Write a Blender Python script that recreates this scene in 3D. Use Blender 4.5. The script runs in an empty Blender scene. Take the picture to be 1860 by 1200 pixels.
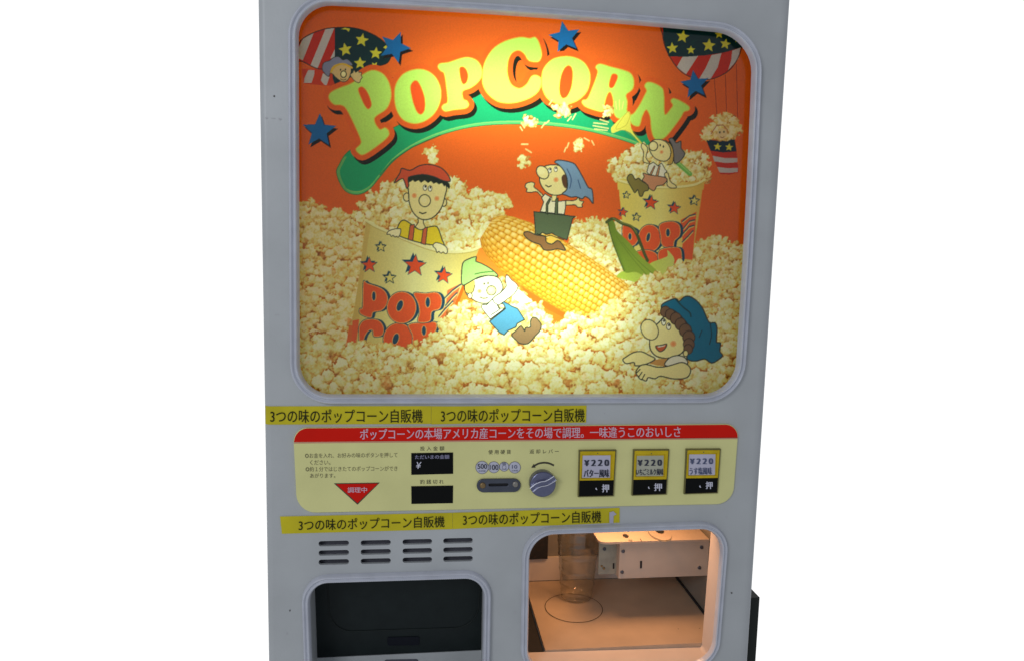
import bpy, bmesh, math, random
import numpy as np
from mathutils import Matrix, Vector

random.seed(7)
RNG = np.random.default_rng(11)
scn = bpy.context.scene
COL = scn.collection

# ------------------------------------------------------------------ camera
FPX, DIST, CAMH = 1300.0, 1.10, 1.40
YAW, PITCH, ROLL = 0.12597940, 0.11381118, 0.02372248
cy, sy = math.cos(YAW), math.sin(YAW)
cp, sp = math.cos(PITCH), math.sin(PITCH)
cr, sr = math.cos(ROLL), math.sin(ROLL)
FW = np.array([sy * cp, cy * cp, -sp])
RT0 = np.array([cy, -sy, 0.0])
UP0 = np.cross(RT0, FW)
RT = RT0 * cr + UP0 * sr
UP = -RT0 * sr + UP0 * cr

cam_data = bpy.data.cameras.new("camera")
cam = bpy.data.objects.new("camera", cam_data)
COL.objects.link(cam)
cam_data.sensor_fit = 'HORIZONTAL'
cam_data.sensor_width = 36.0
cam_data.lens = FPX * 36.0 / 1860.0
cam_data.clip_start = 0.02
cam_data.clip_end = 100.0
M = Matrix.Identity(4)
for i in range(3):
    M[i][0] = RT[i]; M[i][1] = UP[i]; M[i][2] = -FW[i]
M[0][3], M[1][3], M[2][3] = 0.0, -DIST, CAMH
cam.matrix_world = M
scn.camera = cam

# ------------------------------------------------------------------ world / light / exposure
world = bpy.data.worlds.new("World")
scn.world = world
world.use_nodes = True
wn, wl = world.node_tree.nodes, world.node_tree.links
bg = wn["Background"]
tc = wn.new("ShaderNodeTexCoord")
sep = wn.new("ShaderNodeSeparateXYZ")
wl.new(tc.outputs["Generated"], sep.inputs[0])
rampz = wn.new("ShaderNodeValToRGB")          # shaded side: dim, bluish, brighter towards the low front
mz = wn.new("ShaderNodeMapRange")
mz.inputs[1].default_value = -1.0; mz.inputs[2].default_value = 1.0
wl.new(sep.outputs["Z"], mz.inputs[0])
wl.new(mz.outputs[0], rampz.inputs[0])
e = rampz.color_ramp.elements
e[0].position = 0.1; e[0].color = (0.33, 0.345, 0.365, 1)
e[1].position = 0.85; e[1].color = (0.16, 0.165, 0.21, 1)
e2 = rampz.color_ramp.elements.new(0.5); e2.color = (0.34, 0.365, 0.405, 1)
rampy = wn.new("ShaderNodeMapRange")           # plain white backdrop added behind the machine, no sky is seen there
rampy.inputs[1].default_value = 0.45; rampy.inputs[2].default_value = 0.65
wl.new(sep.outputs["Y"], rampy.inputs[0])
mixw = wn.new("ShaderNodeMixRGB")
wl.new(rampy.outputs[0], mixw.inputs[0])
wl.new(rampz.outputs[0], mixw.inputs[1])
mixw.inputs[2].default_value = (1.1, 1.1, 1.1, 1)
wl.new(mixw.outputs[0], bg.inputs[0])
bg.inputs[1].default_value = 1.0

def area(name, loc, target, sx, sy_, power, color, spread=math.pi):
    l = bpy.data.lights.new(name, 'AREA')
    l.shape = 'RECTANGLE'; l.size = sx; l.size_y = sy_
    l.energy = power; l.color = color; l.spread = spread
    o = bpy.data.objects.new(name, l)
    COL.objects.link(o)
    o.location = loc
    d = Vector(target) - Vector(loc)
    o.rotation_euler = d.to_track_quat('-Z', 'Y').to_euler()
    return o

area("soft_day_light", (-1.3, -2.2, 2.2), (0.15, 0, 1.0), 0.9, 0.7, 17.0, (0.93, 0.96, 1.0))

scn.view_settings.view_transform = 'Standard'
scn.view_settings.look = 'None'
scn.view_settings.exposure = 0.0
scn.view_settings.gamma = 1.0
scn.view_settings.use_curve_mapping = False
scn.cycles.use_denoising = True
scn.cycles.max_bounces = 10
scn.cycles.transparent_max_bounces = 16

# ------------------------------------------------------------------ picture pixel -> world
def rayd(px, py):
    return (px - 930.0) / FPX * RT - (py - 600.0) / FPX * UP + FW

def at(px, py, dep=0.0):
    """point of the plane y = dep seen at photo pixel (px, py)"""
    d = rayd(px, py)
    t = (DIST + dep) / d[1]
    return Vector((t * d[0], dep, CAMH + t * d[2]))

def at_z(px, py, z):
    d = rayd(px, py)
    t = (z - CAMH) / d[2]
    return Vector((t * d[0], -DIST + t * d[1], z))

# ------------------------------------------------------------------ materials
def lin(c):
    return tuple(((v / 255.0) / 12.92 if v / 255.0 <= 0.04045 else ((v / 255.0 + 0.055) / 1.055) ** 2.4) for v in c)

def mat(name, color, rough=0.5, metal=0.0, var=0.06, scale=30.0, bump=0.0, bscale=300.0, coat=0.0, spec=0.5):
    m = bpy.data.materials.new(name)
    m.use_nodes = True
    n, l = m.node_tree.nodes, m.node_tree.links
    b = n["Principled BSDF"]
    b.inputs["Roughness"].default_value = rough
    b.inputs["Metallic"].default_value = metal
    b.inputs["Specular IOR Level"].default_value = spec
    b.inputs["Coat Weight"].default_value = coat
    t = n.new("ShaderNodeTexCoord")
    no = n.new("ShaderNodeTexNoise")
    no.inputs["Scale"].default_value = scale
    no.inputs["Detail"].default_value = 6.0
    l.new(t.outputs["Object"], no.inputs["Vector"])
    mr = n.new("ShaderNodeMapRange")
    mr.inputs[1].default_value = 0.3; mr.inputs[2].default_value = 0.7
    mr.inputs[3].default_value = 1.0 - var; mr.inputs[4].default_value = 1.0 + var
    l.new(no.outputs["Fac"], mr.inputs[0])
    mx = n.new("ShaderNodeMixRGB"); mx.blend_type = 'MULTIPLY'; mx.inputs[0].default_value = 1.0
    mx.inputs[1].default_value = (*color, 1)
    l.new(mr.outputs[0], mx.inputs[2])
    l.new(mx.outputs[0], b.inputs["Base Color"])
    if bump > 0:
        n2 = n.new("ShaderNodeTexNoise"); n2.inputs["Scale"].default_value = bscale
        l.new(t.outputs["Object"], n2.inputs["Vector"])
        bp = n.new("ShaderNodeBump"); bp.inputs["Strength"].default_value = bump
        bp.inputs["Distance"].default_value = 0.001
        l.new(n2.outputs["Fac"], bp.inputs["Height"])
        l.new(bp.outputs[0], b.inputs["Normal"])
    return m

M_PAINT = mat("white_enamel", (0.535, 0.555, 0.555), 0.42, var=0.07, scale=9, bump=0.12, bscale=240)
M_DIRT = mat("dirt_mark", (0.10, 0.095, 0.09), 0.8)
M_SMUDGE = mat("smudge", (0.52, 0.52, 0.53), 0.7)
M_GASKET = mat("gasket_rubber", (0.63, 0.65, 0.71), 0.26, var=0.06, scale=40)
M_CREAM = mat("cream_plastic", (0.86, 0.83, 0.36), 0.42, var=0.06, scale=12, bump=0.05, spec=0.2)
M_RED = mat("red_print", (0.78, 0.012, 0.004), 0.4, var=0.05, scale=20, spec=0.12)
M_PINKLINE = mat("pink_line", (0.70, 0.36, 0.22), 0.5)
M_PINKTXT = mat("pale_pink_ink", (0.80, 0.52, 0.62), 0.5)
M_INK = mat("dark_ink", (0.055, 0.05, 0.03), 0.6)
M_FAINT = mat("faded_ink", (0.20, 0.18, 0.09), 0.6)
M_BLACK = mat("black_plastic", (0.007, 0.0075, 0.007), 0.45, spec=0.08)
M_DISPTXT = mat("grey_violet_ink", (0.30, 0.29, 0.42), 0.6)
M_WHITEINK = mat("white_ink", (0.72, 0.72, 0.82), 0.5)
M_TAPE = mat("yellow_tape", (0.68, 0.58, 0.015), 0.4, var=0.12, scale=16, bump=0.7, bscale=45, spec=0.3)
M_TAPEINK = mat("tape_ink", (0.03, 0.032, 0.012), 0.5, spec=0.1)
M_CLEARTAPE = mat("clear_tape", (0.50, 0.48, 0.58), 0.3)
M_STEEL = mat("dark_steel", (0.10, 0.11, 0.14), 0.38, metal=0.6, var=0.1, scale=60)
M_CHROME = mat("chrome", (0.92, 0.93, 1.0), 0.30, metal=0.7, var=0.03, scale=60)
M_KNOB = mat("knob_steel", (0.20, 0.21, 0.32), 0.28, metal=0.9, var=0.08, scale=80)
M_BRASS = mat("worn_brass", (0.30, 0.20, 0.09), 0.45, metal=0.7, var=0.2, scale=200)
M_SCREW = mat("screw_steel", (0.34, 0.32, 0.28), 0.4, metal=0.7, var=0.2, scale=200)
M_COIN = mat("coin_print", (0.62, 0.62, 0.72), 0.5)
M_COINRIM = mat("coin_rim", (0.18, 0.18, 0.24), 0.5)
M_BTNYEL = mat("yellow_button", (0.70, 0.50, 0.012), 0.35, var=0.1, scale=60, spec=0.2)
M_BTNSHADE = mat("button_edge", (0.17, 0.15, 0.04), 0.45)
M_CARD = mat("white_card", (0.62, 0.60, 0.72), 0.6)
M_CARDOLD = mat("aged_card", (0.50, 0.50, 0.38), 0.6)
M_CARDINK = mat("navy_ink", (0.03, 0.035, 0.06), 0.6)
M_CARDINK2 = mat("faded_navy_ink", (0.10, 0.12, 0.22), 0.6)
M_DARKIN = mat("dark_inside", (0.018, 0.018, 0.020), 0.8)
M_VENTIN = mat("vent_inside", (0.11, 0.11, 0.135), 0.8)
M_FLAP = mat("smoked_acrylic", (0.012, 0.018, 0.018), 0.35, var=0.15, scale=40, spec=0.22)
M_FLAPTXT = mat("embossed_dark", (0.008, 0.010, 0.016), 0.4, spec=0.15)
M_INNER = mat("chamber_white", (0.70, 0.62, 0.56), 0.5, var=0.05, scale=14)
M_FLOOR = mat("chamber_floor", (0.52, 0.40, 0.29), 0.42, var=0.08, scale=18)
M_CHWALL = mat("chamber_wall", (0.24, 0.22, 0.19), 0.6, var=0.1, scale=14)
M_BOXPAINT = mat("dispenser_paint", (0.54, 0.44, 0.36), 0.5, var=0.06, scale=25)
M_GREYMETAL = mat("zinc_plate", (0.34, 0.34, 0.28), 0.5, metal=0.3, var=0.15, scale=60)
M_POST = mat("dark_green_paint", (0.008, 0.013, 0.009), 0.7)
M_LIGHTBOX = mat("light_box_white", (0.84, 0.84, 0.80), 0.8, var=0.01)

def cup_material():
    m = bpy.data.materials.new("clear_plastic")
    m.use_nodes = True
    n, l = m.node_tree.nodes, m.node_tree.links
    n.remove(n["Principled BSDF"])
    out = n["Material Output"]
    tr = n.new("ShaderNodeBsdfTransparent"); tr.inputs[0].default_value = (0.985, 0.98, 0.95, 1)
    gl = n.new("ShaderNodeBsdfGlossy"); gl.inputs["Roughness"].default_value = 0.12
    lw = n.new("ShaderNodeLayerWeight"); lw.inputs[0].default_value = 0.22
    mr = n.new("ShaderNodeMapRange"); mr.inputs[3].default_value = 0.03; mr.inputs[4].default_value = 0.75
    no = n.new("ShaderNodeTexNoise"); no.inputs["Scale"].default_value = 80
    bp = n.new("ShaderNodeBump"); bp.inputs["Strength"].default_value = 0.05
    l.new(no.outputs["Fac"], bp.inputs["Height"]); l.new(bp.outputs[0], gl.inputs["Normal"])
    mx = n.new("ShaderNodeMixShader")
    l.new(lw.outputs["Facing"], mr.inputs[0]); l.new(mr.outputs[0], mx.inputs[0])
    l.new(tr.outputs[0], mx.inputs[1]); l.new(gl.outputs[0], mx.inputs[2])
    l.new(mx.outputs[0], out.inputs[0])
    return m
M_CUP = cup_material()

def print_material():
    """translucent printed film: the colours of the print come from the vertex colours"""
    m = bpy.data.materials.new("translucent_print")
    m.use_nodes = True
    n, l = m.node_tree.nodes, m.node_tree.links
    n.remove(n["Principled BSDF"])
    out = n["Material Output"]
    a = n.new("ShaderNodeAttribute"); a.attribute_name = "print"
    di = n.new("ShaderNodeBsdfDiffuse"); tl = n.new("ShaderNodeBsdfTranslucent")
    no = n.new("ShaderNodeTexNoise"); no.inputs["Scale"].default_value = 420
    t = n.new("ShaderNodeTexCoord"); l.new(t.outputs["Object"], no.inputs["Vector"])
    mr = n.new("ShaderNodeMapRange"); mr.inputs[3].default_value = 0.86; mr.inputs[4].default_value = 1.12
    l.new(no.outputs["Fac"], mr.inputs[0])
    mu = n.new("ShaderNodeMixRGB"); mu.blend_type = 'MULTIPLY'; mu.inputs[0].default_value = 1
    l.new(a.outputs["Color"], mu.inputs[1]); l.new(mr.outputs[0], mu.inputs[2])
    l.new(mu.outputs[0], di.inputs[0]); l.new(mu.outputs[0], tl.inputs[0])
    mx = n.new("ShaderNodeMixShader"); mx.inputs[0].default_value = 0.72
    l.new(di.outputs[0], mx.inputs[1]); l.new(tl.outputs[0], mx.inputs[2])
    gl = n.new('ShaderNodeBsdfGlossy'); gl.inputs['Roughness'].default_value = 0.12
    m2 = n.new('ShaderNodeMixShader'); m2.inputs[0].default_value = 0.05
    l.new(mx.outputs[0], m2.inputs[1]); l.new(gl.outputs[0], m2.inputs[2])
    l.new(m2.outputs[0], out.inputs[0])
    return m
M_PRINT = print_material()

# ------------------------------------------------------------------ shape helpers
class Part:
    """collects pieces and links them as ONE mesh object"""
    def __init__(self):
        self.bm = bmesh.new(); self.mats = []
    def idx(self, m):
        if m not in self.mats: self.mats.append(m)
        return self.mats.index(m)
    def add_mesh(self, me, m):
        k = self.idx(m)
        n0 = len(self.bm.faces)
        self.bm.from_mesh(me)
        self.bm.faces.ensure_lookup_table()
        for f in self.bm.faces[n0:]: f.material_index = k
        bpy.data.meshes.remove(me)
    def faces(self, verts, faces, m, smooth=False):
        k = self.idx(m)
        vs = [self.bm.verts.new(v) for v in verts]
        for f in faces:
            try:
                ff = self.bm.faces.new([vs[i] for i in f]); ff.material_index = k; ff.smooth = smooth
            except ValueError: pass
    def box(self, a, b, m):
        (x0, y0, z0), (x1, y1, z1) = a, b
        v = [(x0,y0,z0),(x1,y0,z0),(x1,y1,z0),(x0,y1,z0),(x0,y0,z1),(x1,y0,z1),(x1,y1,z1),(x0,y1,z1)]
        self.faces(v, [(3,2,1,0),(4,5,6,7),(0,1,5,4),(1,2,6,5),(2,3,7,6),(3,0,4,7)], m)
    def plate(self, contours, dep, th, m, bevel=0.0):
        """flat plate whose front lies at y = dep; contours (first the outline, then holes) in photo pixels"""
        self.add_mesh(plate_mesh([[at(x, y, dep) for x, y in c] for c in contours], dep, th, bevel), m)
    def text(self, s, x0, y0, x1, y1, dep, m, slope=0.0, bold=0.0, shear=0.0):
        self.add_mesh(text_mesh(s, x0, y0, x1, y1, dep, slope, bold, shear), m)
    def disc(self, cx, cy_, r, dep, m, n=32, ry=None, dome=0.0):
        c = at(cx, cy_, dep); e_ = (at(cx + r, cy_, dep) - c); u_ = (at(cx, cy_ - (ry or r), dep) - c)
        vs, fs = [], []
        rings = [(1, 0), (0.92, 0.45), (0.75, 0.75), (0.45, 0.95)] if dome else [(1, 0)]
        for q, h in rings:
            for k in range(n):
                a = 2 * math.pi * k / n
                vs.append(c + e_ * math.cos(a) * q + u_ * math.sin(a) * q + Vector((0, -dome * h, 0)))
        for j in range(len(rings) - 1):
            for k in range(n):
                fs.append((j*n+k, j*n+(k+1) % n, (j+1)*n+(k+1) % n, (j+1)*n+k))
        fs.append(tuple((len(rings)-1)*n + k for k in range(n)))
        self.faces(vs, fs, m, smooth=bool(dome))
    def build(self, name, parent=None, smooth=False, origin=None):
        me = bpy.data.meshes.new(name)
        bmesh.ops.recalc_face_normals(self.bm, faces=self.bm.faces[:]) if smooth == 'recalc' else None
        self.bm.to_mesh(me); self.bm.free()
        for m in self.mats: me.materials.append(m)
        o = bpy.data.objects.new(name, me)
        COL.objects.link(o)
        if parent is not None: link_child(o, parent)
        return o

def link_child(o, parent):
    bpy.context.view_layer.update()
    o.parent = parent
    o.matrix_parent_inverse = parent.matrix_world.inverted()

def plate_mesh(conts, dep, th, bevel):
    cu = bpy.data.curves.new("tmp", 'CURVE')
    cu.dimensions = '2D'; cu.fill_mode = 'BOTH'
    cu.extrude = max(th / 2 - bevel, 0.0)
    if bevel: cu.bevel_depth = bevel; cu.bevel_resolution = 2; cu.offset = -bevel
    for c in conts:
        s = cu.splines.new('POLY'); s.points.add(len(c) - 1); s.use_cyclic_u = True
        for p, v in zip(s.points, c): p.co = (v[0], v[2], 0, 1)
    ob = bpy.data.objects.new("tmp", cu)
    me = bpy.data.meshes.new_from_object(ob)
    bpy.data.objects.remove(ob); bpy.data.curves.remove(cu)
    for v in me.vertices:
        x, y, z = v.co
        v.co = (x, dep + th / 2 - z, y)
    return me

def text_mesh(s, x0, y0, x1, y1, dep, slope, bold, shear):
    cu = bpy.data.curves.new("tmp", 'FONT'); cu.body = s; cu.fill_mode = 'FRONT'; 
    cu.resolution_u = 4
    ob = bpy.data.objects.new("tmp", cu)
    me = bpy.data.meshes.new_from_object(ob)
    bpy.data.objects.remove(ob); bpy.data.curves.remove(cu)
    xs = [v.co.x for v in me.vertices]; ys = [v.co.y for v in me.vertices]
    ax, bx, ay, by = min(xs), max(xs), min(ys), max(ys)
    for v in me.vertices:
        u = (v.co.x - ax) / (bx - ax); w = (v.co.y - ay) / max(by - ay, 1e-6)
        px = x0 + u * (x1 - x0) + shear * w
        py = y1 + w * (y0 - y1) + slope * (u - 0.5) * (x1 - x0)
        v.co = at(px, py, dep)
    if bold > 0:
        bm = bmesh.new(); bm.from_mesh(me)
        w = (x1 - x0) / max(len(s), 1) * bold * 1.6
        for q in (-1, 1):
            b2 = me.copy(); k = (at(x0 + w, y0, dep) - at(x0, y0, dep)).length * q
            for v in b2.vertices: v.co += Vector((k, -0.00012 * (1.5 + q * .5), 0))
            bm.from_mesh(b2); bpy.data.meshes.remove(b2)
        bm.to_mesh(me); bm.free()
    return me

def fillet(quad, radii, n=10, bows=(0, 0, 0, 0), seg=14):
    """rounded quad in pixel space; quad = TL, TR, BR, BL; bows = outward bulge of top, right, bottom, left"""
    q = [np.array(p, float) for p in quad]
    if not isinstance(radii, (tuple, list)): radii = [radii] * 4
    pts = []
    cen = sum(q) / 4
    corner = []
    for i in range(4):
        p, a, b = q[i], q[i-1], q[(i+1) % 4]
        ua = (a - p) / np.linalg.norm(a - p); ub = (b - p) / np.linalg.norm(b - p)
        r = radii[i]
        p0, p1 = p + ua * r, p + ub * r
        arc = []
        for k in range(n + 1):
            th = k / n * math.pi / 2
            arc.append(p + ua * r * (1 - math.sin(th)) + ub * r * (1 - math.cos(th)))
        corner.append(arc)
    for i in range(4):
        pts += corner[i]
        a, b = corner[i][-1], corner[(i+1) % 4][0]
        e_ = q[(i+1) % 4] - q[i]
        nrm = np.array([e_[1], -e_[0]]) / np.linalg.norm(e_)
        for k in range(1, seg):
            pts.append(a + (b - a) * k / seg)
    out = []
    for p in pts:                                   # bow every side outwards
        d = np.zeros(2)
        for i in range(4):
            if bows[i] == 0: continue
            a, b = q[i], q[(i+1) % 4]
            e_ = b - a; L = np.linalg.norm(e_); nrm = np.array([e_[1], -e_[0]]) / L
            t = float(np.dot(p - a, e_) / L / L); dist = abs(float(np.dot(p - a, nrm)))
            w = max(0, 1 - dist / 60.0)
            d += nrm * bows[i] * 4 * t * (1 - t) * w
        out.append(tuple(p + d))
    return out

def resample(P, step):
    P = [Vector(p) for p in P]; n = len(P)
    L = [0]
    for i in range(n): L.append(L[-1] + (P[(i+1) % n] - P[i]).length)
    m = int(L[-1] / step); out = []; j = 0
    for k in range(m):
        s = L[-1] * k / m
        while L[j+1] < s: j += 1
        f = (s - L[j]) / max(L[j+1] - L[j], 1e-9)
        out.append(P[j].lerp(P[(j+1) % n], f))
    return out

def gasket(name, contour, width, height, parent, m=None):
    """ribbed two-lobed rubber trim run round an opening"""
    P = resample([at(x, y, 0.0) for x, y in contour], 0.0016)
    n = len(P); prof = []
    K = 18
    for k in range(K + 1):
        t = k / K
        o = (t - 0.5) * width
        h = 0.50 + 0.50 * abs(math.cos(2 * math.pi * (t - 0.02) * 1.0 + math.pi / 2)) ** 0.7
        edge = math.sqrt(max(0, 1 - (2 * t - 1) ** 4))
        prof.append((o, -height * h * edge - 0.0002))
    vs, fs = [], []
    for i in range(n):
        tg = (P[(i+2) % n] - P[i-2]); tg.normalize()
        nr = Vector((-tg.z, 0, tg.x))
        if nr.dot(P[i] - sum(P, Vector()) / n if False else P[i] - CENT) < 0: nr = -nr
        rib = 1.0 if i % 2 else 0.90
        for o, h in prof: vs.append(P[i] + nr * o + Vector((0, h * rib, 0)))
    k1 = len(prof)
    for i in range(n):
        j = (i + 1) % n
        for k in range(k1 - 1): fs.append((i*k1+k, j*k1+k, j*k1+k+1, i*k1+k+1))
    pt = Part(); pt.faces(vs, fs, m or M_GASKET, smooth=True)
    bmesh.ops.recalc_face_normals(pt.bm, faces=pt.bm.faces[:])
    return pt.build(name, parent)

CENT = Vector((0, 0, 0))
def set_cent(contour):
    global CENT
    CENT = sum((at(x, y) for x, y in contour), Vector()) / len(contour)

def tube_wall(contour, d0, d1, m, part):
    """jamb: the contour at y = d0 pushed straight back to y = d1"""
    A = [at(x, y, 0.0) for x, y in contour]
    n = len(A); vs = []
    for p in A: vs += [Vector((p.x, d0, p.z)), Vector((p.x, d1, p.z))]
    part.faces(vs, [(2*i, 2*((i+1) % n), 2*((i+1) % n)+1, 2*i+1) for i in range(n)], m)

def stadium(x0, x1, yc, h, slope=0.0, n=8):
    r = h / 2; pts = []
    for k in range(n + 1):
        a = math.pi / 2 + math.pi * k / n
        pts.append((x0 + r + r * math.cos(a), yc - r * math.sin(a)))
    for k in range(n + 1):
        a = -math.pi / 2 + math.pi * k / n
        pts.append((x1 - r + r * math.cos(a), yc - r * math.sin(a)))
    return [(x, y + slope * (x - (x0 + x1) / 2)) for x, y in pts]

# ================================================================== STRUCTURE OF THE MACHINE
XL, XR, ZT, ZB, BACK, RC, RCR = -0.2365, 0.5685, 1.84, 0.0, 0.72, 0.010, 0.020
machine = bpy.data.objects.new("popcorn_vending_machine", None)
COL.objects.link(machine)
machine.location = ((XL + XR) / 2, 0.3, 0)
machine["label"] = "white popcorn vending machine with lit orange popcorn picture, cream control panel and two hatches"
machine["category"] = "vending machine"
bpy.context.view_layer.update()

# openings (photo pixels)
POSTER_Q = [(532.5, -2), (1375.5, 57), (1340, 723), (536, 724)]
POSTER_B = (6, 3.5, 0, 0)
poster_c = fillet(POSTER_Q, (70, 76, 66, 66), bows=POSTER_B)
WIN_Q = [(955.5, 963), (1317.5, 950.5), (1297, 1205), (951.5, 1217)]
win_c = fillet(WIN_Q, (50, 48, 46, 40))
HAT_Q = [(554.5, 1050), (886, 1040), (882, 1262), (562, 1272)]
hat_c = fillet(HAT_Q, (42, 42, 36, 36))
vents = []
for x0, x1, ys in ((578.5, 634, (986, 1003, 1019.7)), (655, 710, (984.8, 1001.3, 1018)),
                   (731, 785, (983, 999.5, 1016)), (805, 859, (981, 997.7, 1014))):
    for y in ys: vents.append(stadium(x0, x1, y, 9.6, -0.022))

fp = Part()
def front_outline():
    a, b = XL + RC, XR - RCR
    return [Vector((a, 0, ZB)), Vector((b, 0, ZB)), Vector((b, 0, ZT)), Vector((a, 0, ZT))]
conts = [front_outline()] + [[at(x, y, 0.0) for x, y in c] for c in [poster_c, win_c, hat_c] + vents]
fp.add_mesh(plate_mesh(conts, 0.0, 0.006, 0.0), M_PAINT)
def mark(x, y, rx, ry, m):
    pts = []
    for k in range(10):
        a = 2 * math.pi * k / 10; q = random.uniform(0.6, 1.1)
        pts.append(at(x + rx * q * math.cos(a), y + ry * q * math.sin(a), -0.0006))
    fp.faces(pts, [tuple(range(9, -1, -1))], m)
for x, y, rx, ry, m in ((498, 175, 2.2, 2.4, M_DIRT), (484, 215, 3, 1.6, M_SMUDGE), (508, 217, 3.4, 2.0, M_SMUDGE),
                        (496, 215.5, 5, 0.8, M_SMUDGE), (1329, 1076, 2, 1.6, M_DIRT), (526.5, 1108, 1.4, 2.2, M_DIRT),
                        (1320, 938, 1.6, 0.8, M_SMUDGE), (503, 572, 6, 0.7, M_SMUDGE), (1098, 750, 1.5, 1, M_SMUDGE),
                        (600, 1025, 10, 0.6, M_SMUDGE), (935, 1112, 2.5, 2.5, M_SMUDGE), (521, 1150, 1, 1.8, M_SMUDGE)):
    mark(x, y, rx, ry, m)
fp.build("front_panel", machine)

cb = Part()
prof = []
for k in range(9):
    a = math.pi / 2 * k / 8
    prof.append((XL + RC - RC * math.sin(a), RC - RC * math.cos(a)))
prof += [(XL, BACK), (XR, BACK)]
for k in range(9):
    a = math.pi / 2 * (1 - k / 8)
    prof.append((XR - RCR + RCR * math.sin(a), RCR - RCR * math.cos(a)))
vs = [(x, y, ZB) for x, y in prof] + [(x, y, ZT) for x, y in prof]
n = len(prof)
cb.faces(vs, [(i, i + 1, n + i + 1, n + i) for i in range(n - 1)], M_PAINT, smooth=False)
cb.faces([(x, y, ZT) for x, y in prof], [tuple(range(n))], M_PAINT)
body = cb.build("cabinet_body", machine)
for p in body.data.polygons: p.use_smooth = abs(p.normal.x) > 0.02 and abs(p.normal.y) > 0.02

vb = Part()
a, b = at(565, 970, 0.03), at(875, 1030, 0.03)
vb.box((a.x, 0.014, b.z), (b.x, 0.018, a.z), M_VENTIN)
vb.build("vent_backing", machine)

set_cent(poster_c); gasket("poster_gasket", poster_c, 0.0150, 0.0120, machine)
set_cent(win_c); gasket("window_gasket", win_c, 0.0125, 0.0100, machine)
set_cent(hat_c); gasket("hatch_gasket", hat_c, 0.0130, 0.0100, machine)

# ------------------------------------------------------------------ light box behind the picture
lb = Part()
a, b = at(515, -12, 0.02), at(1398, 740, 0.02)
BX0, BX1, BZ0, BZ1, BD = a.x - 0.005, min(b.x, XR - 0.01), b.z, a.z + 0.02, 0.16
vs = [(BX0, 0.0125, BZ0), (BX1, 0.0125, BZ0), (BX1, 0.0125, BZ1), (BX0, 0.0125, BZ1), (BX0, BD, BZ0), (BX1, BD, BZ0), (BX1, BD, BZ1), (BX0, BD, BZ1)]
lb.faces(vs, [(4,5,6,7), (0,1,5,4), (1,2,6,5), (2,3,7,6), (3,0,4,7)], M_LIGHTBOX)
lb.build("light_box", machine)
for nm, px, py, w, pw in (("upper_picture_lamp", 935, 192, 0.30, 0.58), ("lower_picture_lamp", 955, 535, 0.24, 0.56)):
    c = at(px, py, 0.098)
    area(nm, (c.x, 0.098, c.z), (c.x, 0.0, c.z), w, 0.05, pw, (0.86, 1.0, 0.80))

# ================================================================== THE PRINTED PICTURE
S = 2
PX0, PY0, PX1, PY1 = 522, -8, 1386, 734
CW, CH = (PX1 - PX0) * S, (PY1 - PY0) * S
CAN = np.zeros((CH, CW, 3), np.float32)
GX = (PX0 + (np.arange(CW) + 0.5) / S).astype(np.float32)
GY = (PY0 + (np.arange(CH) + 0.5) / S).astype(np.float32)

def TR(ox, oy, sc):
    return lambda pts: [(ox + x * sc, oy + y * sc) for x, y in pts]
rA, rB, rC, rD, rE, rF = (TR(480, 0, .25), TR(930, 0, .25), TR(480, 280, .25), TR(930, 280, .25), TR(480, 500, .25), TR(930, 500, .25))
rG, rH, rI = TR(820, 450, 180 / 1137), TR(1080, 170, 1 / 6), TR(540, 40, 220 / 1650)

def sm(pts, n=5, closed=True):
    P = [np.array(p, float) for p in pts]; N = len(P); out = []
    rng_ = range(N) if closed else range(N - 1)
    for i in rng_:
        if closed: p0, p1, p2, p3 = P[i-1], P[i], P[(i+1) % N], P[(i+2) % N]
        else: p0, p1, p2, p3 = P[max(i-1, 0)], P[i], P[i+1], P[min(i+2, N-1)]
        for k in range(n):
            t = k / n
            out.append(tuple(0.5 * ((2*p1) + (p2-p0)*t + (2*p0-5*p1+4*p2-p3)*t*t + (3*p1-p0-3*p2+p3)*t**3)))
    if not closed: out.append(tuple(P[-1]))
    return out

def bbox(pts, pad=0):
    xs = [p[0] for p in pts]; ys = [p[1] for p in pts]
    i0 = max(int((min(xs) - pad - PX0) * S) - 1, 0); i1 = min(int((max(xs) + pad - PX0) * S) + 2, CW)
    j0 = max(int((min(ys) - pad - PY0) * S) - 1, 0); j1 = min(int((max(ys) + pad - PY0) * S) + 2, CH)
    return i0, max(i1, i0), j0, max(j1, j0)

def m_poly(pts):
    i0, i1, j0, j1 = bbox(pts)
    X = GX[i0:i1][None, :]; Y = GY[j0:j1][:, None]
    m = np.zeros((j1 - j0, i1 - i0), bool)
    for k in range(len(pts)):
        (xa, ya), (xb, yb) = pts[k-1], pts[k]
        if ya == yb: continue
        lo, hi = min(ya, yb), max(ya, yb)
        r0 = np.searchsorted(GY[j0:j1], lo, 'left'); r1 = np.searchsorted(GY[j0:j1], hi, 'left')
        if r1 <= r0: continue
        xc = xa + (Y[r0:r1] - ya) / (yb - ya) * (xb - xa)
        m[r0:r1] ^= (X < xc)
    return (j0, j1, i0, i1), m

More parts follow.
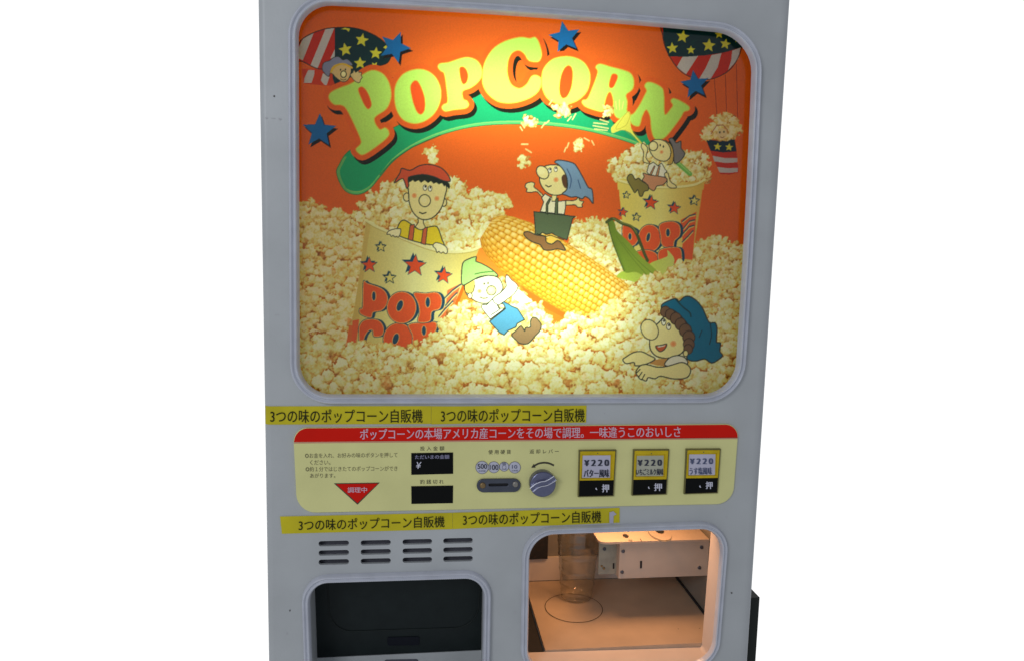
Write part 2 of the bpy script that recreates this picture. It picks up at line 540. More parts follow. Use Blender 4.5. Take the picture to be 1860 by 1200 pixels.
def m_stroke(pts, w, closed=False):
    pad = w
    i0, i1, j0, j1 = bbox(pts, pad)
    m = np.zeros((j1 - j0, i1 - i0), bool)
    P = list(pts) + ([pts[0]] if closed else [])
    for a, b in zip(P[:-1], P[1:]):
        a0, a1, b0, b1 = bbox([a, b], pad)
        if a1 <= a0 or b1 <= b0: continue
        X = GX[a0:a1][None, :]; Y = GY[b0:b1][:, None]
        dx, dy = b[0] - a[0], b[1] - a[1]; L = dx*dx + dy*dy + 1e-9
        t = np.clip(((X - a[0]) * dx + (Y - a[1]) * dy) / L, 0, 1)
        d = (X - a[0] - t*dx) ** 2 + (Y - a[1] - t*dy) ** 2
        m[b0-j0:b1-j0, a0-i0:a1-i0] |= d < (w / 2) ** 2
    return (j0, j1, i0, i1), m

def put(mk, col, alpha=1.0):
    (j0, j1, i0, i1), m = mk
    if m.size == 0: return
    sub = CAN[j0:j1, i0:i1]
    if callable(col):
        c = col(GX[i0:i1][None, :] + 0 * GY[j0:j1][:, None], GY[j0:j1][:, None] + 0 * GX[i0:i1][None, :])
    else:
        c = np.broadcast_to(np.array(col, np.float32) / 255.0, sub.shape)
    if alpha >= 1: sub[m] = c[m]
    else: sub[m] = sub[m] * (1 - alpha) + c[m] * alpha

def fill(pts, col, alpha=1.0): put(m_poly(pts), col, alpha)
def line(pts, w, col, alpha=1.0, closed=False): put(m_stroke(pts, w, closed), col, alpha)
def shape(pts, col, w=1.9, oc=(52, 58, 50)):
    fill(pts, col); line(pts, w, oc, closed=True)
def ell(cx, cy_, rx, ry=None, rot=0, n=28):
    ry = ry or rx; c, s = math.cos(rot), math.sin(rot)
    return [(cx + rx*math.cos(t)*c - ry*math.sin(t)*s, cy_ + rx*math.cos(t)*s + ry*math.sin(t)*c) for t in (2*math.pi*k/n for k in range(n))]
def star(cx, cy_, r, rot=-90, inner=0.42, sx=1.0):
    out = []
    for k in range(10):
        a = math.radians(rot + 36*k); q = r if k % 2 == 0 else r * inner
        out.append((cx + q * math.cos(a) * sx, cy_ + q * math.sin(a)))
    return out
def hgrad(x0, x1, c0, c1, c2=None):
    c0, c1 = np.array(c0)/255., np.array(c1)/255.
    c2 = None if c2 is None else np.array(c2)/255.
    def f(X, Y):
        t = np.clip((X - x0) / (x1 - x0), 0, 1)[..., None]
        if c2 is None: return c0 + (c1 - c0) * t
        return np.where(t < .5, c0 + (c1 - c0) * t * 2, c1 + (c2 - c1) * (t * 2 - 1))
    return f

# ---- photographed heaps of popcorn: lumps with relief, shaded the way the printed photo is
def blur(a, r):
    for ax in (0, 1):
        c = np.cumsum(np.concatenate([np.zeros_like(np.take(a, [0], ax)), np.pad(a, [(r, r) if q == ax else (0, 0) for q in (0, 1)], mode='edge')], ax), ax)
        k = 2 * r + 1
        a = (np.take(c, range(k, c.shape[ax]), ax) - np.take(c, range(0, c.shape[ax] - k), ax)) / k
    return a

def popcorn(poly, size, seed=0, dens=1.0, clip=None, warm=0.0):
    """fill poly with popped kernels; size(x, y) -> radius in px"""
    rg = np.random.default_rng(seed)
    pad = 26
    i0, i1, j0, j1 = bbox(poly, pad)
    Wd, Hd = i1 - i0, j1 - j0
    Z = np.full((Hd, Wd), -1e3, np.float32); NX = np.zeros((Hd, Wd), np.float32); NY = np.zeros_like(NX); TI = np.zeros_like(NX)
    (a0, a1, b0, b1), pm = m_poly(poly)
    xs = np.array([p[0] for p in poly]); ys = np.array([p[1] for p in poly])
    pts = []
    y = ys.min()
    while y < ys.max():
        x = xs.min() + rg.uniform(0, 8)
        sz = 8
        while x < xs.max():
            sz = size(x, y)
            px_, py_ = x + rg.uniform(-.5, .5) * sz, y + rg.uniform(-.5, .5) * sz
            ii, jj = int((px_ - PX0) * S), int((py_ - PY0) * S)
            if b0 <= ii < b1 and a0 <= jj < a1 and pm[jj - a0, ii - b0]: pts.append((py_, px_, sz * rg.uniform(.75, 1.25)))
            x += sz * 1.05 / dens
        y += max(size(x * .5 + xs.mean() * .5, y), 5) * 0.85 / dens
    pts.sort()
    for py_, px_, r in pts:
        r *= 1.38
        zb = py_ * 0.55 + rg.uniform(-.6, .6) * r
        nl = rg.integers(6, 10)
        hull = rg.random() < .24
        tone = rg.normal(0, .09)
        for k in range(nl):
            a = rg.uniform(0, 2*math.pi); q = r * .85 * math.sqrt(rg.uniform(0, 1))
            lx, ly = px_ + q * math.cos(a), py_ + q * math.sin(a) * .9
            lr = r * rg.uniform(.26, .62)
            lz = zb + r * .7 - q * .55 + rg.uniform(-.25, .25) * r
            t = tone + rg.normal(0, .10)
            if hull and k == 0: t = -1.0; lr *= .9; lz += r * .1
            elif rg.random() < .16: t = -.38
            ex = rg.uniform(.75, 1.3)
            rx, ry = lr * ex, lr / ex
            e0, e1 = int((lx - rx - PX0) * S) - i0, int((lx + rx - PX0) * S) + 2 - i0
            f0, f1 = int((ly - ry - PY0) * S) - j0, int((ly + ry - PY0) * S) + 2 - j0
            e0, e1, f0, f1 = max(e0, 0), min(e1, Wd), max(f0, 0), min(f1, Hd)
            if e1 <= e0 or f1 <= f0: continue
            DX = (GX[i0+e0:i0+e1][None, :] - lx) / rx; DY = (GY[j0+f0:j0+f1][:, None] - ly) / ry
            d2 = DX*DX + DY*DY
            hz = lz + lr * np.sqrt(np.clip(1 - d2, 0, 1))
            sub = Z[f0:f1, e0:e1]
            w = (d2 < 1) & (hz > sub)
            sub[w] = hz[w]
            NX[f0:f1, e0:e1][w] = np.broadcast_to(DX, w.shape)[w]; NY[f0:f1, e0:e1][w] = np.broadcast_to(DY, w.shape)[w]
            TI[f0:f1, e0:e1][w] = t
    cov = Z > -900
    if not cov.any(): return
    Zf = np.where(cov, Z, 0); wgt = cov.astype(np.float32)
    def noise(r, amp=1.0):
        q = blur(blur(rg.normal(0, 1, (Hd, Wd)).astype(np.float32), r), r)
        return q / max(q.std(), 1e-6) * amp
    jj, ii = np.mgrid[0:Hd, 0:Wd]
    wx = np.clip(ii + noise(3, 2.6) + noise(1, .9), 0, Wd - 1).astype(int); wy = np.clip(jj + noise(3, 2.6) + noise(1, .9), 0, Hd - 1).astype(int)
    Zf, wgt, cov = Zf[wy, wx], wgt[wy, wx], cov[wy, wx]
    NXw, NYw, TIw = NX[wy, wx], NY[wy, wx], TI[wy, wx]
    nx, ny = NXw * .8 + noise(2, .20) + noise(1, .10), NYw * .8 + noise(2, .20) + noise(1, .10)
    nz = np.sqrt(np.clip(1 - np.clip(nx*nx + ny*ny, 0, .94), .06, 1))
    lam = np.clip(-.40*nx - .52*ny + .75*nz, 0, 1.15)
    def ao(r):
        return (blur(blur(Zf * wgt, r), r) / np.maximum(blur(blur(wgt, r), r), .05)) - Zf
    occ = np.clip(ao(5) * .10, -.1, .6) * .7 + np.clip(ao(12) * .062, -.25, .9)
    t = .50 + .40 * lam - occ * .80 + TIw * .34 + noise(14, .07)
    t = np.clip(t, 0, 1)
    t = blur(t, 1) * .65 + t * .35
    ramp_t = [0, .18, .38, .58, .80, 1.0]
    ramp_c = np.array([(190, 104, 38), (222, 150, 64), (234, 198, 106), (238, 222, 134), (243, 238, 172), (252, 250, 214)]) / 255.
    if warm: ramp_c = ramp_c * np.array([1, 1 - warm * .3, 1 - warm * .6])
    colr = np.stack([np.interp(t, ramp_t, ramp_c[:, c]) for c in range(3)], -1)
    wm = (np.clip(noise(6, .55) - .15, 0, 1) * np.clip(1.25 - t, .2, 1))[..., None] * .75
    colr = colr * (1 - wm) + wm * np.array([232, 158, 70]) / 255. * (.55 + .55 * t[..., None])
    hullm = (blur(np.clip((-TIw - .45) * 3, 0, 1), 2) * np.clip(.8 + noise(3, .35), 0, 1.2))[..., None]
    hullm = np.clip(hullm, 0, 1)
    colr = colr * (1 - hullm * .75) + hullm * .75 * (np.array([224, 132, 54]) / 255. * (.6 + .55 * t[..., None]))
    if clip is not None:
        (c0, c1, d0, d1), cm = m_poly(clip)
        full = np.zeros((CH, CW), bool); full[c0:c1, d0:d1] = cm
        cov &= full[j0:j1, i0:i1]
    sub = CAN[j0:j1, i0:i1]
    sub[cov] = colr[cov]

# ---- background
ORANGE = (238, 104, 28)
CAN[:] = np.array(ORANGE) / 255.
OUT = (40, 42, 30)
RED, WHT, NAVY, YEL = (205, 45, 14), (205, 198, 200), (10, 48, 52), (222, 214, 60)

# left balloon
bal = sm(rI([(-10, 530), (10, 340), (70, 235), (220, 150), (380, 98), (500, 82), (640, 76), (780, 86), (930, 128), (1080, 200), (1200, 295), (1270, 420), (1275, 480), (1220, 565), (1100, 605), (1000, 645), (870, 665), (700, 645), (500, 640), (280, 640), (70, 540)]))
fill(bal, RED)
for st in ([(20, 345), (75, 235), (225, 150), (75, 528), (15, 500)], [(385, 96), (505, 84), (275, 638), (180, 592)], [(450, 500), (512, 370), (512, 500)]):
    fill(rI(st), WHT)
(q0, q1, q2, q3), bm_ = m_poly(bal)
put(((q0, q1, q2, q3), bm_ & (GX[q2:q3][None, :] > 540 + 510 * .1333)), NAVY)
fill(rI([(60, 640), (510, 640), (510, 870), (380, 870), (90, 840)]), (214, 62, 18))
fill(sm(rI([(510, 640), (870, 655), (880, 760), (800, 850), (650, 872), (510, 850)]), 3), NAVY)
fill(rI([(150, 655), (235, 660), (230, 725), (195, 832), (90, 832), (100, 760)]), WHT)
fill(rI([(350, 700), (440, 750), (400, 865), (370, 860), (320, 800)]), WHT)
line(bal, 1.6, OUT, closed=True)
for x, y, r, ro in ((880, 250, 96, -80), (655, 380, 96, -100), (1070, 430, 90, -85), (855, 565, 88, -90), (1055, 600, 60, -60), (680, 850, 60, -90)):
    fill(star(*rI([(x, y)])[0], r * .1333, ro, .45), YEL)
fill(rI([(590, 100), (650, 82), (720, 95), (700, 138), (670, 108)]), YEL)
fill(rI([(1170, 350), (1210, 320), (1250, 380), (1245, 430), (1215, 375)]), YEL)
# right balloon with its strings
rbal = sm(rB([(1095, 170), (1095, 260), (1112, 340), (1150, 420), (1200, 492), (1262, 545), (1350, 575), (1440, 578), (1530, 545), (1600, 490), (1648, 410), (1672, 340), (1690, 300), (1660, 200), (1500, 150), (1300, 140)]))
fill(rbal, RED)
for st in ([(1240, 412), (1352, 408), (1265, 542), (1197, 490)], [(1450, 402), (1522, 388), (1495, 490), (1442, 577), (1360, 574), (1405, 500)], [(1600, 370), (1660, 348), (1645, 430), (1570, 512), (1592, 440)]):
    fill(rB(st), WHT)
fill(rB([(1096, 200), (1100, 280), (1118, 350), (1137, 412), (1270, 414), (1400, 405), (1540, 384), (1668, 346), (1690, 300), (1600, 150), (1300, 130), (1095, 160)]), NAVY)
line(rbal, 1.5, OUT, closed=True)
for x, y, r, ro in ((1240, 268, 50, -80), (1165, 352, 44, -95), (1300, 365, 34, -90), (1430, 332, 52, -85), (1505, 250, 36, -90), (1550, 322, 42, -80), (1640, 285, 30, -90)):
    fill(star(*rB([(x, y)])[0], r * .25, ro, .45), YEL)
for p in ([(1470, 575), (1490, 850)], [(1550, 545), (1560, 850)], [(1630, 470), (1640, 860)]):
    line(rB(p), 1.0, (120, 40, 14), .8)
# blue stars with drop shadows
for x, y, r, ro in ((717, 86, 30, -68), (1026, 68, 30, -100), (1262, 154, 27, -97), (580, 238, 32, -88)):
    fill([(a + 3.5, b + 5) for a, b in star(x, y, r, ro, .44)], (30, 22, 14))
    fill(star(x, y, r, ro, .44), (22, 108, 182))

# green swoosh
sw = sm([(612, 318), (616, 300), (640, 270), (720, 230), (800, 190), (900, 160), (1000, 160), (1100, 195), (1170, 235), (1200, 262), (1206, 280), (1178, 272), (1130, 255), (1065, 238), (1000, 229), (930, 226), (860, 231), (800, 246), (750, 268), (715, 293), (690, 322), (670, 345), (648, 354), (626, 346)], 6)
fill(sw, (30, 168, 112))
(q0, q1, q2, q3), m1 = m_poly(sw)
mshift = np.zeros_like(m1); dy = 9; mshift[:-dy] = m1[dy:]
mshift2 = np.zeros_like(m1); mshift2[:-4] = m1[4:]
put(((q0, q1, q2, q3), m1 & ~mshift), (96, 205, 120))
put(((q0, q1, q2, q3), mshift & ~np.roll(mshift, -3, 0) & m1), (150, 215, 120))
mr_ = np.zeros_like(m1); mr_[:, 12:] = m1[:, :-12]
(jj0, jj1, ii0, ii1) = (q0, q1, q2, q3)
edge = m1 & ~mr_ & (GX[ii0:ii1][None, :] < 700) & (GY[jj0:jj1][:, None] > 285)
put(((q0, q1, q2, q3), edge), (110, 185, 105))
line(sw, 1.6, (24, 110, 70), .7, closed=True)
line([(690, 318), (712, 293), (748, 268), (800, 246)], 2.5, (18, 100, 66), .5)

# lettering POPCORN
LT = []
LT.append((rA([(510, 762), (475, 728), (470, 692), (500, 662), (560, 635), (610, 617), (660, 590), (720, 540), (790, 511), (862, 538), (905, 600), (922, 680), (912, 745), (880, 800), (800, 862), (836, 940), (880, 930), (906, 962), (893, 1002), (800, 1078), (720, 1126), (684, 1114), (666, 1085), (698, 1050), (700, 1015), (660, 920), (600, 800), (562, 767)]),
           rA([(683, 652), (708, 632), (742, 660), (770, 720), (778, 768), (755, 794), (728, 765), (700, 705)])))
LT.append((rA([(945, 700), (958, 612), (1010, 540), (1090, 507), (1170, 511), (1240, 558), (1280, 640), (1280, 730), (1242, 818), (1170, 880), (1090, 900), (1010, 872), (962, 800)]),
           rA([(1062, 640), (1080, 597), (1110, 590), (1142, 640), (1166, 720), (1165, 800), (1140, 832), (1110, 815), (1080, 740)])))
LT.append((rA([(1262, 490), (1277, 464), (1340, 455), (1420, 428), (1480, 418), (1542, 440), (1576, 488), (1582, 550), (1552, 600), (1500, 640), (1442, 666), (1446, 720), (1472, 735), (1486, 765), (1460, 790), (1380, 800), (1315, 811), (1290, 786), (1302, 762), (1331, 742), (1325, 650), (1308, 540), (1282, 517)]),
           rA([(1418, 502), (1440, 487), (1466, 505), (1481, 550), (1470, 600), (1445, 613), (1428, 580)])))
LT.append(([(876, 140), (880, 115), (895, 90), (918, 75), (945, 68), (962, 70), (972, 68), (979, 78), (984, 98), (980, 111), (971, 113), (960, 110), (952, 98), (942, 92), (930, 97), (923, 112), (922, 135), (929, 154), (944, 161), (957, 153), (965, 140), (973, 137), (982, 142), (983, 153), (978, 166), (965, 177), (945, 185), (925, 188), (905, 185), (888, 173), (878, 157)], None))
LT.append((rB([(214, 580), (230, 500), (290, 435), (370, 412), (450, 418), (522, 455), (562, 520), (567, 590), (542, 670), (480, 730), (400, 760), (330, 756), (260, 720), (222, 650)]),
           rB([(344, 640), (355, 560), (380, 500), (410, 478), (436, 500), (441, 560), (430, 640), (402, 700), (370, 716), (350, 690)])))
LT.append((rB([(608, 490), (640, 466), (720, 488), (800, 508), (862, 535), (886, 590), (876, 650), (830, 690), (838, 740), (835, 800), (845, 850), (800, 868), (755, 850), (735, 800), (735, 730), (716, 672), (692, 690), (672, 760), (668, 800), (650, 814), (600, 802), (540, 780), (510, 752), (515, 730), (547, 720), (580, 650), (622, 530)]),
           rB([(705, 612), (725, 545), (755, 540), (768, 560), (755, 600), (735, 636), (712, 640)])))
LT.append((rB([(963, 625), (985, 599), (1030, 605), (1090, 640), (1104, 690), (1106, 760), (1112, 835), (1155, 790), (1168, 765), (1153, 735), (1175, 716), (1230, 738), (1286, 775), (1284, 803), (1250, 815), (1230, 850), (1180, 920), (1112, 1000), (1060, 1018), (1030, 1000), (1012, 940), (1003, 850), (975, 800), (945, 850), (935, 890), (920, 920), (880, 910), (857, 880), (862, 840), (890, 820), (930, 760), (965, 690), (978, 660)]), None))
LT = [(sm(a, 5), None if b is None else sm(b, 5)) for a, b in LT]
EXP = 20.0
for o_, h_ in LT:
    sh = [(x + 5, y + 7.5) for x, y in o_]
    fill(sh, (26, 30, 16)); line(sh, EXP, (26, 30, 16), closed=True)
for o_, h_ in LT:
    fill(o_, (236, 98, 28)); line(o_, EXP, (236, 98, 28), closed=True)
for o_, h_ in LT:
    fill(o_, (192, 236, 104))
    line(o_, 2.0, (226, 190, 60), .7, closed=True)
    if h_: fill(h_, (236, 84, 24)); line(h_, 1.6, (226, 170, 50), .7, closed=True)

# ---- heap at the right, cup at the right
popcorn([(1030, 415), (1060, 402), (1100, 402), (1130, 416), (1160, 440), (1240, 455), (1270, 438), (1300, 436), (1360, 446), (1360, 560), (1100, 560), (1050, 500)], lambda x, y: 7.5 + max(0, y - 430) * .02, 3)
RC_BODY = sm(rD([(775, 180), (780, 300), (800, 480), (830, 640), (860, 780), (1000, 800), (1150, 800), (1310, 770), (1340, 560), (1370, 360), (1392, 190), (1392, 180)]), 1)
popcorn([(1104, 286), (1118, 295), (1135, 300), (1146, 268), (1164, 270), (1180, 280), (1240, 285), (1262, 280), (1276, 288), (1282, 325), (1262, 336), (1200, 342), (1150, 338), (1124, 322)], lambda x, y: 8.5, 4, 1.1)
fill(RC_BODY, hgrad(1122, 1278, (236, 216, 104), (244, 232, 140), (226, 186, 80)))
rim = sm(rD([(760, 180), (790, 196), (900, 222), (1050, 240), (1200, 240), (1330, 222), (1400, 186)]), 5, False)
popcorn([(1130, 312), (1160, 322), (1210, 330), (1255, 324), (1272, 318), (1270, 300), (1200, 300), (1140, 300)], lambda x, y: 7.5, 41, 1.1)
fill([(1121, 326)] + rim + [(1278, 345), (1122, 345)], hgrad(1122, 1278, (236, 216, 104), (244, 232, 140), (226, 186, 80)))
line(rim, 4.2, (246, 238, 170)); line([(x, y + 3) for x, y in rim], 1.2, (196, 170, 70), .6)
BLU = (28, 72, 100)
def cupstar(x, y, r, red=True, ro=-90):
    fill([(a - r*.22, b - r*.16) for a, b in star(x, y, r, ro)], BLU)
    if red: fill(star(x, y, r, ro), (236, 84, 34)); line(star(x, y, r, ro), .9, BLU, closed=True)
    else: line(star(x, y, r, ro), 1.4, (60, 80, 80), closed=True); fill(star(x, y, r * .8, ro), (232, 216, 120))
for x, y, r, f in ((1010, 355, 56, 1), (1180, 395, 48, 1), (1325, 340, 40, 0), (905, 460, 32, 0), (832, 300, 28, 0), (808, 425, 36, 1)):
    p = rD([(x, y)])[0]; cupstar(p[0], p[1], r * .25, bool(f), -84)
def block(pts, hole, dx=4.5, dy=0.0, n=4):
    P = sm(pts, n)
    fill([(x + dx, y + dy) for x, y in P], BLU); line([(x + dx, y + dy) for x, y in P], 2.2, BLU, closed=True)
    line(P, 3.4, (38, 84, 100), closed=True)
    fill(P, (238, 92, 40)); line(P, 1.2, (248, 176, 96), closed=True)
    if hole:
        line(hole, 2.4, (246, 180, 100), closed=True); fill(hole, BLU)
fill(rD([(1225, 480), (1340, 420), (1330, 560), (1310, 770), (1230, 760), (1240, 640)]), (238, 96, 44))
for p in ([(1240, 490), (1290, 450), (1330, 440)], [(1250, 540), (1290, 490), (1325, 480)], [(1225, 600), (1290, 530), (1320, 520)], [(1240, 640), (1280, 600), (1315, 560)]):
    line(rD(p), 3.0, BLU, .85); line([(x, y + 2) for x, y in rD(p)], 1.6, (240, 214, 120))
block(rD([(805, 525), (850, 528), (905, 560), (915, 620), (890, 660), (868, 670), (860, 710), (815, 690)]), ell(*rD([(857, 600)])[0], 2.8, 6))
block(ell(*rD([(1000, 612)])[0], 20, 24), ell(*rD([(990, 605)])[0], 3, 8, .2))
block(rD([(1075, 515), (1160, 492), (1215, 520), (1218, 590), (1180, 630), (1165, 680), (1095, 665), (1080, 590)]), ell(*rD([(1133, 572)])[0], 3.4, 7))
block(rD([(880, 730), (960, 700), (1040, 720), (1060, 790), (880, 800)]), None)
block(rD([(1075, 700), (1200, 680), (1230, 720), (1215, 790), (1080, 790)]), None)

# ---- left heap and left cup
popcorn([(520, 378), (545, 374), (566, 370), (580, 388), (604, 392), (618, 386), (632, 402), (650, 404), (660, 424), (664, 470), (650, 560), (640, 650), (520, 650)], lambda x, y: 8.5 + max(0, y - 400) * .018, 5, 1.0, warm=.12)
popcorn([(658, 380), (672, 366), (692, 345), (720, 334), (770, 330), (822, 330), (842, 344), (880, 357), (918, 370), (920, 384), (904, 398), (886, 430), (876, 452), (820, 462), (740, 440), (690, 420), (662, 404)], lambda x, y: 11.5, 6, 1.05)
LC = [(665, 402), (683, 411), (705, 421), (740, 437), (780, 452), (818, 459), (855, 456), (872, 449), (858, 482), (840, 518), (826, 552), (808, 590), (784, 645), (626, 645), (634, 605), (642, 570), (652, 505), (660, 440)]
fill(LC, hgrad(640, 860, (222, 198, 108), (240, 236, 168), (226, 204, 112)))
fill([(665, 402), (674, 406), (668, 440), (658, 520), (646, 645), (626, 645), (634, 605), (642, 570), (652, 505), (660, 440)], (214, 176, 92), .55)
fill([(634, 590), (645, 592), (638, 645), (626, 645)], (232, 110, 50))
lrim = sm([(664, 400), (680, 410), (705, 421), (740, 436), (780, 451), (818, 458), (855, 455), (873, 448)], 5, False)
line(lrim, 5, (244, 238, 178)); line([(x, y + 3.4) for x, y in lrim], 1.6, (188, 164, 80), .6)
for x, y, r, f in ((754, 483, 21, 1), (671, 482, 15, 1), (806, 501, 16, 1), (692, 449, 10, 0), (708, 505, 12, 0)):
    cupstar(x, y, r, bool(f), -90 + (x - 700) * .06)
fill(rE([(1330, 110), (1430, 60), (1395, 180), (1330, 320), (1260, 310), (1320, 220)]), (240, 120, 66))
for p in ([(1310, 170), (1370, 110), (1425, 70)], [(1320, 220), (1370, 160), (1400, 130)], [(1270, 300), (1320, 240), (1370, 190)], [(1290, 330), (1330, 290), (1350, 230)]):
    line(rE(p), 3.4, BLU, .8); line([(x, y + 2.5) for x, y in rE(p)], 1.8, (240, 220, 140))
block(rE([(690, 420), (695, 365), (735, 325), (820, 325), (862, 370), (858, 430), (800, 442), (790, 400), (765, 396), (735, 430), (720, 490), (740, 560), (700, 560)]), None)
block(ell(*rE([(975, 465)])[0], 27, 29), ell(*rE([(955, 460)])[0], 5, 10, .3))
block(rE([(1050, 362), (1150, 345), (1240, 342), (1250, 385), (1232, 425), (1205, 540), (1090, 530), (1078, 430)]), ell(*rE([(1160, 402)])[0], 3.6, 8))
fill(rE([(640, 330), (690, 320), (670, 480), (635, 520)]), (236, 100, 50))
block(rE([(722, 55), (748, 62), (850, 98), (892, 150), (888, 212), (850, 255), (790, 268), (772, 308), (700, 280), (696, 245), (716, 232)]), ell(*rE([(796, 152)])[0], 3.2, 8), 5)
block(ell(*rE([(998, 235)])[0], 26, 28), ell(*rE([(985, 222)])[0], 5, 10, .35), 5)
block(rE([(1088, 132), (1170, 135), (1250, 128), (1286, 168), (1276, 240), (1216, 265), (1202, 332), (1120, 338), (1130, 270), (1118, 200)]), ell(*rE([(1188, 198)])[0], 3.8, 9), 5)

# ---- corn cob
def corncob():
    A, B = np.array([884., 415.]), np.array([1172., 596.])
    L = np.linalg.norm(B - A); u = (B - A) / L; v = np.array([-u[1], u[0]])
    i0, i1, j0, j1 = bbox([(860, 370), (1190, 600)])
    X = GX[i0:i1][None, :]; Y = GY[j0:j1][:, None]
    s = (X - A[0]) * u[0] + (Y - A[1]) * u[1]; w = (X - A[0]) * v[0] + (Y - A[1]) * v[1]
    def rad(s):
        t = np.clip(s / L, 0, 1)
        return 55 * np.interp(t, [0, .03, .08, .18, .35, .55, .75, .9, 1.0], [.42, .62, .78, .93, 1.0, 1.0, .94, .84, .74])
    R_ = rad(s)
    inside = (np.abs(w) < R_) & (s > 0) & (s < L)
    th = np.arcsin(np.clip(w / np.maximum(R_, 1), -1, 1))
    nrow = 14
    rowf = (th + math.pi / 2) / math.pi * nrow
    row = np.floor(rowf); fr = rowf - row - .5
    pitch = 12.2 * (0.9 + .12 * np.sin(row * 3.1))
    sp_ = s + row * 5.3 + 1.2 * np.sin(row * 7.7) + 1.5 * np.sin(s * .05 + row)
    ph = sp_ / (14.8 - 6.0 * np.clip(sp_ / L, 0, 1) * .55)
    k = np.floor(ph); fs = ph - k - .5
    hsh = np.modf(np.abs(np.sin(row * 12.99 + k * 78.2) * 43758.5))[0]
    d2 = (fr * 1.95) ** 4 + (fs * 1.95) ** 4 * .9
    h = np.clip(1 - d2 * .9, 0, 1) ** .6
    nz = np.sqrt(np.clip(1 - (w / np.maximum(R_, 1)) ** 2, 0, 1))
    lam = np.clip(.45 + .6 * nz - (w / np.maximum(R_, 1)) * .30 - fr * .35 - fs * .45, 0, 1.4)
    t = np.clip(h * (.30 + .62 * lam) + (hsh - .5) * .10, 0, 1)
    spec = np.exp(-((fs + .16) ** 2 + (fr + .14) ** 2) / .012) * .45 * nz
    rt = [0, .3, .6, .85, 1]
    rc = np.array([(164, 86, 18), (206, 132, 28), (226, 164, 46), (238, 190, 78), (248, 216, 128)]) / 255.
    c = np.stack([np.interp(t, rt, rc[:, q]) for q in range(3)], -1)
    c = c + (np.array([1, .98, .8]) - c) * np.clip(spec, 0, 1)[..., None]
    fade = np.clip((s / L - .78) * 2.2, 0, .55)[..., None]
    c = c * (1 - fade) + np.array([250, 232, 140]) / 255. * fade
    sub = CAN[j0:j1, i0:i1]; sub[inside] = c[inside]
# fill behind the cob: popcorn and warm orange shade
fill([(870, 452), (905, 440), (960, 545), (1030, 580), (1000, 640), (840, 640), (830, 560)], hgrad(840, 1010, (248, 150, 50), (236, 120, 34)))
popcorn([(828, 560), (880, 545), (905, 520), (950, 545), (1000, 580), (1040, 600), (1040, 660), (780, 660)], lambda x, y: 11, 12)
corncob()
fill([(930, 515), (968, 548), (948, 552), (930, 540)], (255, 250, 225))
# husk leaves
fill(sm(rD([(760, 890), (850, 838), (980, 868), (1060, 900), (1150, 950), (1000, 965), (870, 925)]), 5), hgrad(1120, 1215, (176, 200, 70), (206, 220, 110)))
fill(sm(rD([(1000, 800), (1090, 760), (1130, 740), (1130, 700), (1178, 760), (1165, 830), (1130, 910), (1060, 850)]), 5), hgrad(1180, 1225, (196, 210, 90), (214, 220, 120)))
fill(sm(rD([(690, 490), (720, 470), (745, 500), (765, 560), (850, 640), (930, 735), (1050, 845), (1142, 940), (1080, 948), (980, 900), (900, 858), (820, 860), (780, 770), (730, 650), (712, 560)]), 5), hgrad(1105, 1210, (112, 138, 40), (168, 190, 66)))
for p in ([(760, 600), (860, 740), (980, 880)], [(800, 640), (920, 780), (1060, 900)], [(740, 620), (790, 760), (825, 850)]):
    line(sm(rD(p), 6, False), 1.4, (92, 120, 34), .55)
line(sm(rD([(688, 496), (735, 470), (800, 505), (868, 530), (905, 580), (930, 640), (960, 720), (985, 775)]), 5, False), 5.5, (74, 88, 40))
line(sm(rD([(735, 468), (800, 500), (868, 524), (905, 574)]), 5, False), 2, (122, 134, 70))
line(sm(rD([(700, 500), (715, 580), (770, 740), (815, 850)]), 5, False), 2.2, (84, 100, 36))

# ---- heaps in front
popcorn([(1150, 530), (1170, 508), (1200, 505), (1250, 480), (1300, 465), (1360, 470), (1360, 620), (1120, 620), (1110, 570)], lambda x, y: 8.5 + max(0, y - 470) * .015, 21)
fill(sm(rF([(850, 200), (960, 160), (1020, 230), (1060, 300), (960, 280), (830, 290)]), 5), (186, 214, 90))
popcorn([(510, 620), (560, 622), (600, 632), (640, 642), (680, 640), (720, 642), (765, 640), (790, 612), (812, 592), (850, 600), (900, 612), (960, 612), (1005, 602), (1026, 588), (1060, 578), (1085, 570), (1120, 562), (1160, 552), (1200, 570), (1360, 575), (1395, 745), (510, 745)], lambda x, y: 11.5 + max(0, y - 590) * .055, 23)
popcorn([(655, 652), (668, 628), (676, 628), (690, 646), (712, 632), (730, 642), (750, 634), (775, 650), (770, 664), (660, 668)], lambda x, y: 11, 29)

# ---- loose flying kernels with little motion dashes
for k, (x, y, r) in enumerate(((965, 219, 11), (1022, 198, 13), (1103, 203, 11), (949, 293, 12), (1054, 267, 11), (783, 280, 15))):
    popcorn(ell(x, y, r * .55), lambda a, b, r=r: r * .62, 50 + k, 1.3)
DASH = (246, 226, 150)
for p in ([(60, 925), (75, 950)], [(68, 895), (90, 930)], [(215, 930), (240, 895)], [(245, 900), (268, 880)], [(405, 880), (430, 850)], [(440, 870), (462, 830)], [(272, 760), (290, 730)], [(70, 1050), (115, 1050)], [(100, 1085), (140, 1110)], [(380, 1105), (392, 1075)], [(400, 1075), (412, 1040)], [(525, 1005), (560, 1025)], [(580, 1025), (595, 1055)], [(595, 895), (690, 905)], [(590, 915), (700, 935)], [(600, 940), (690, 950)], [(640, 870), (700, 890)]):
    line(rB(p), 2.6, DASH, .9)
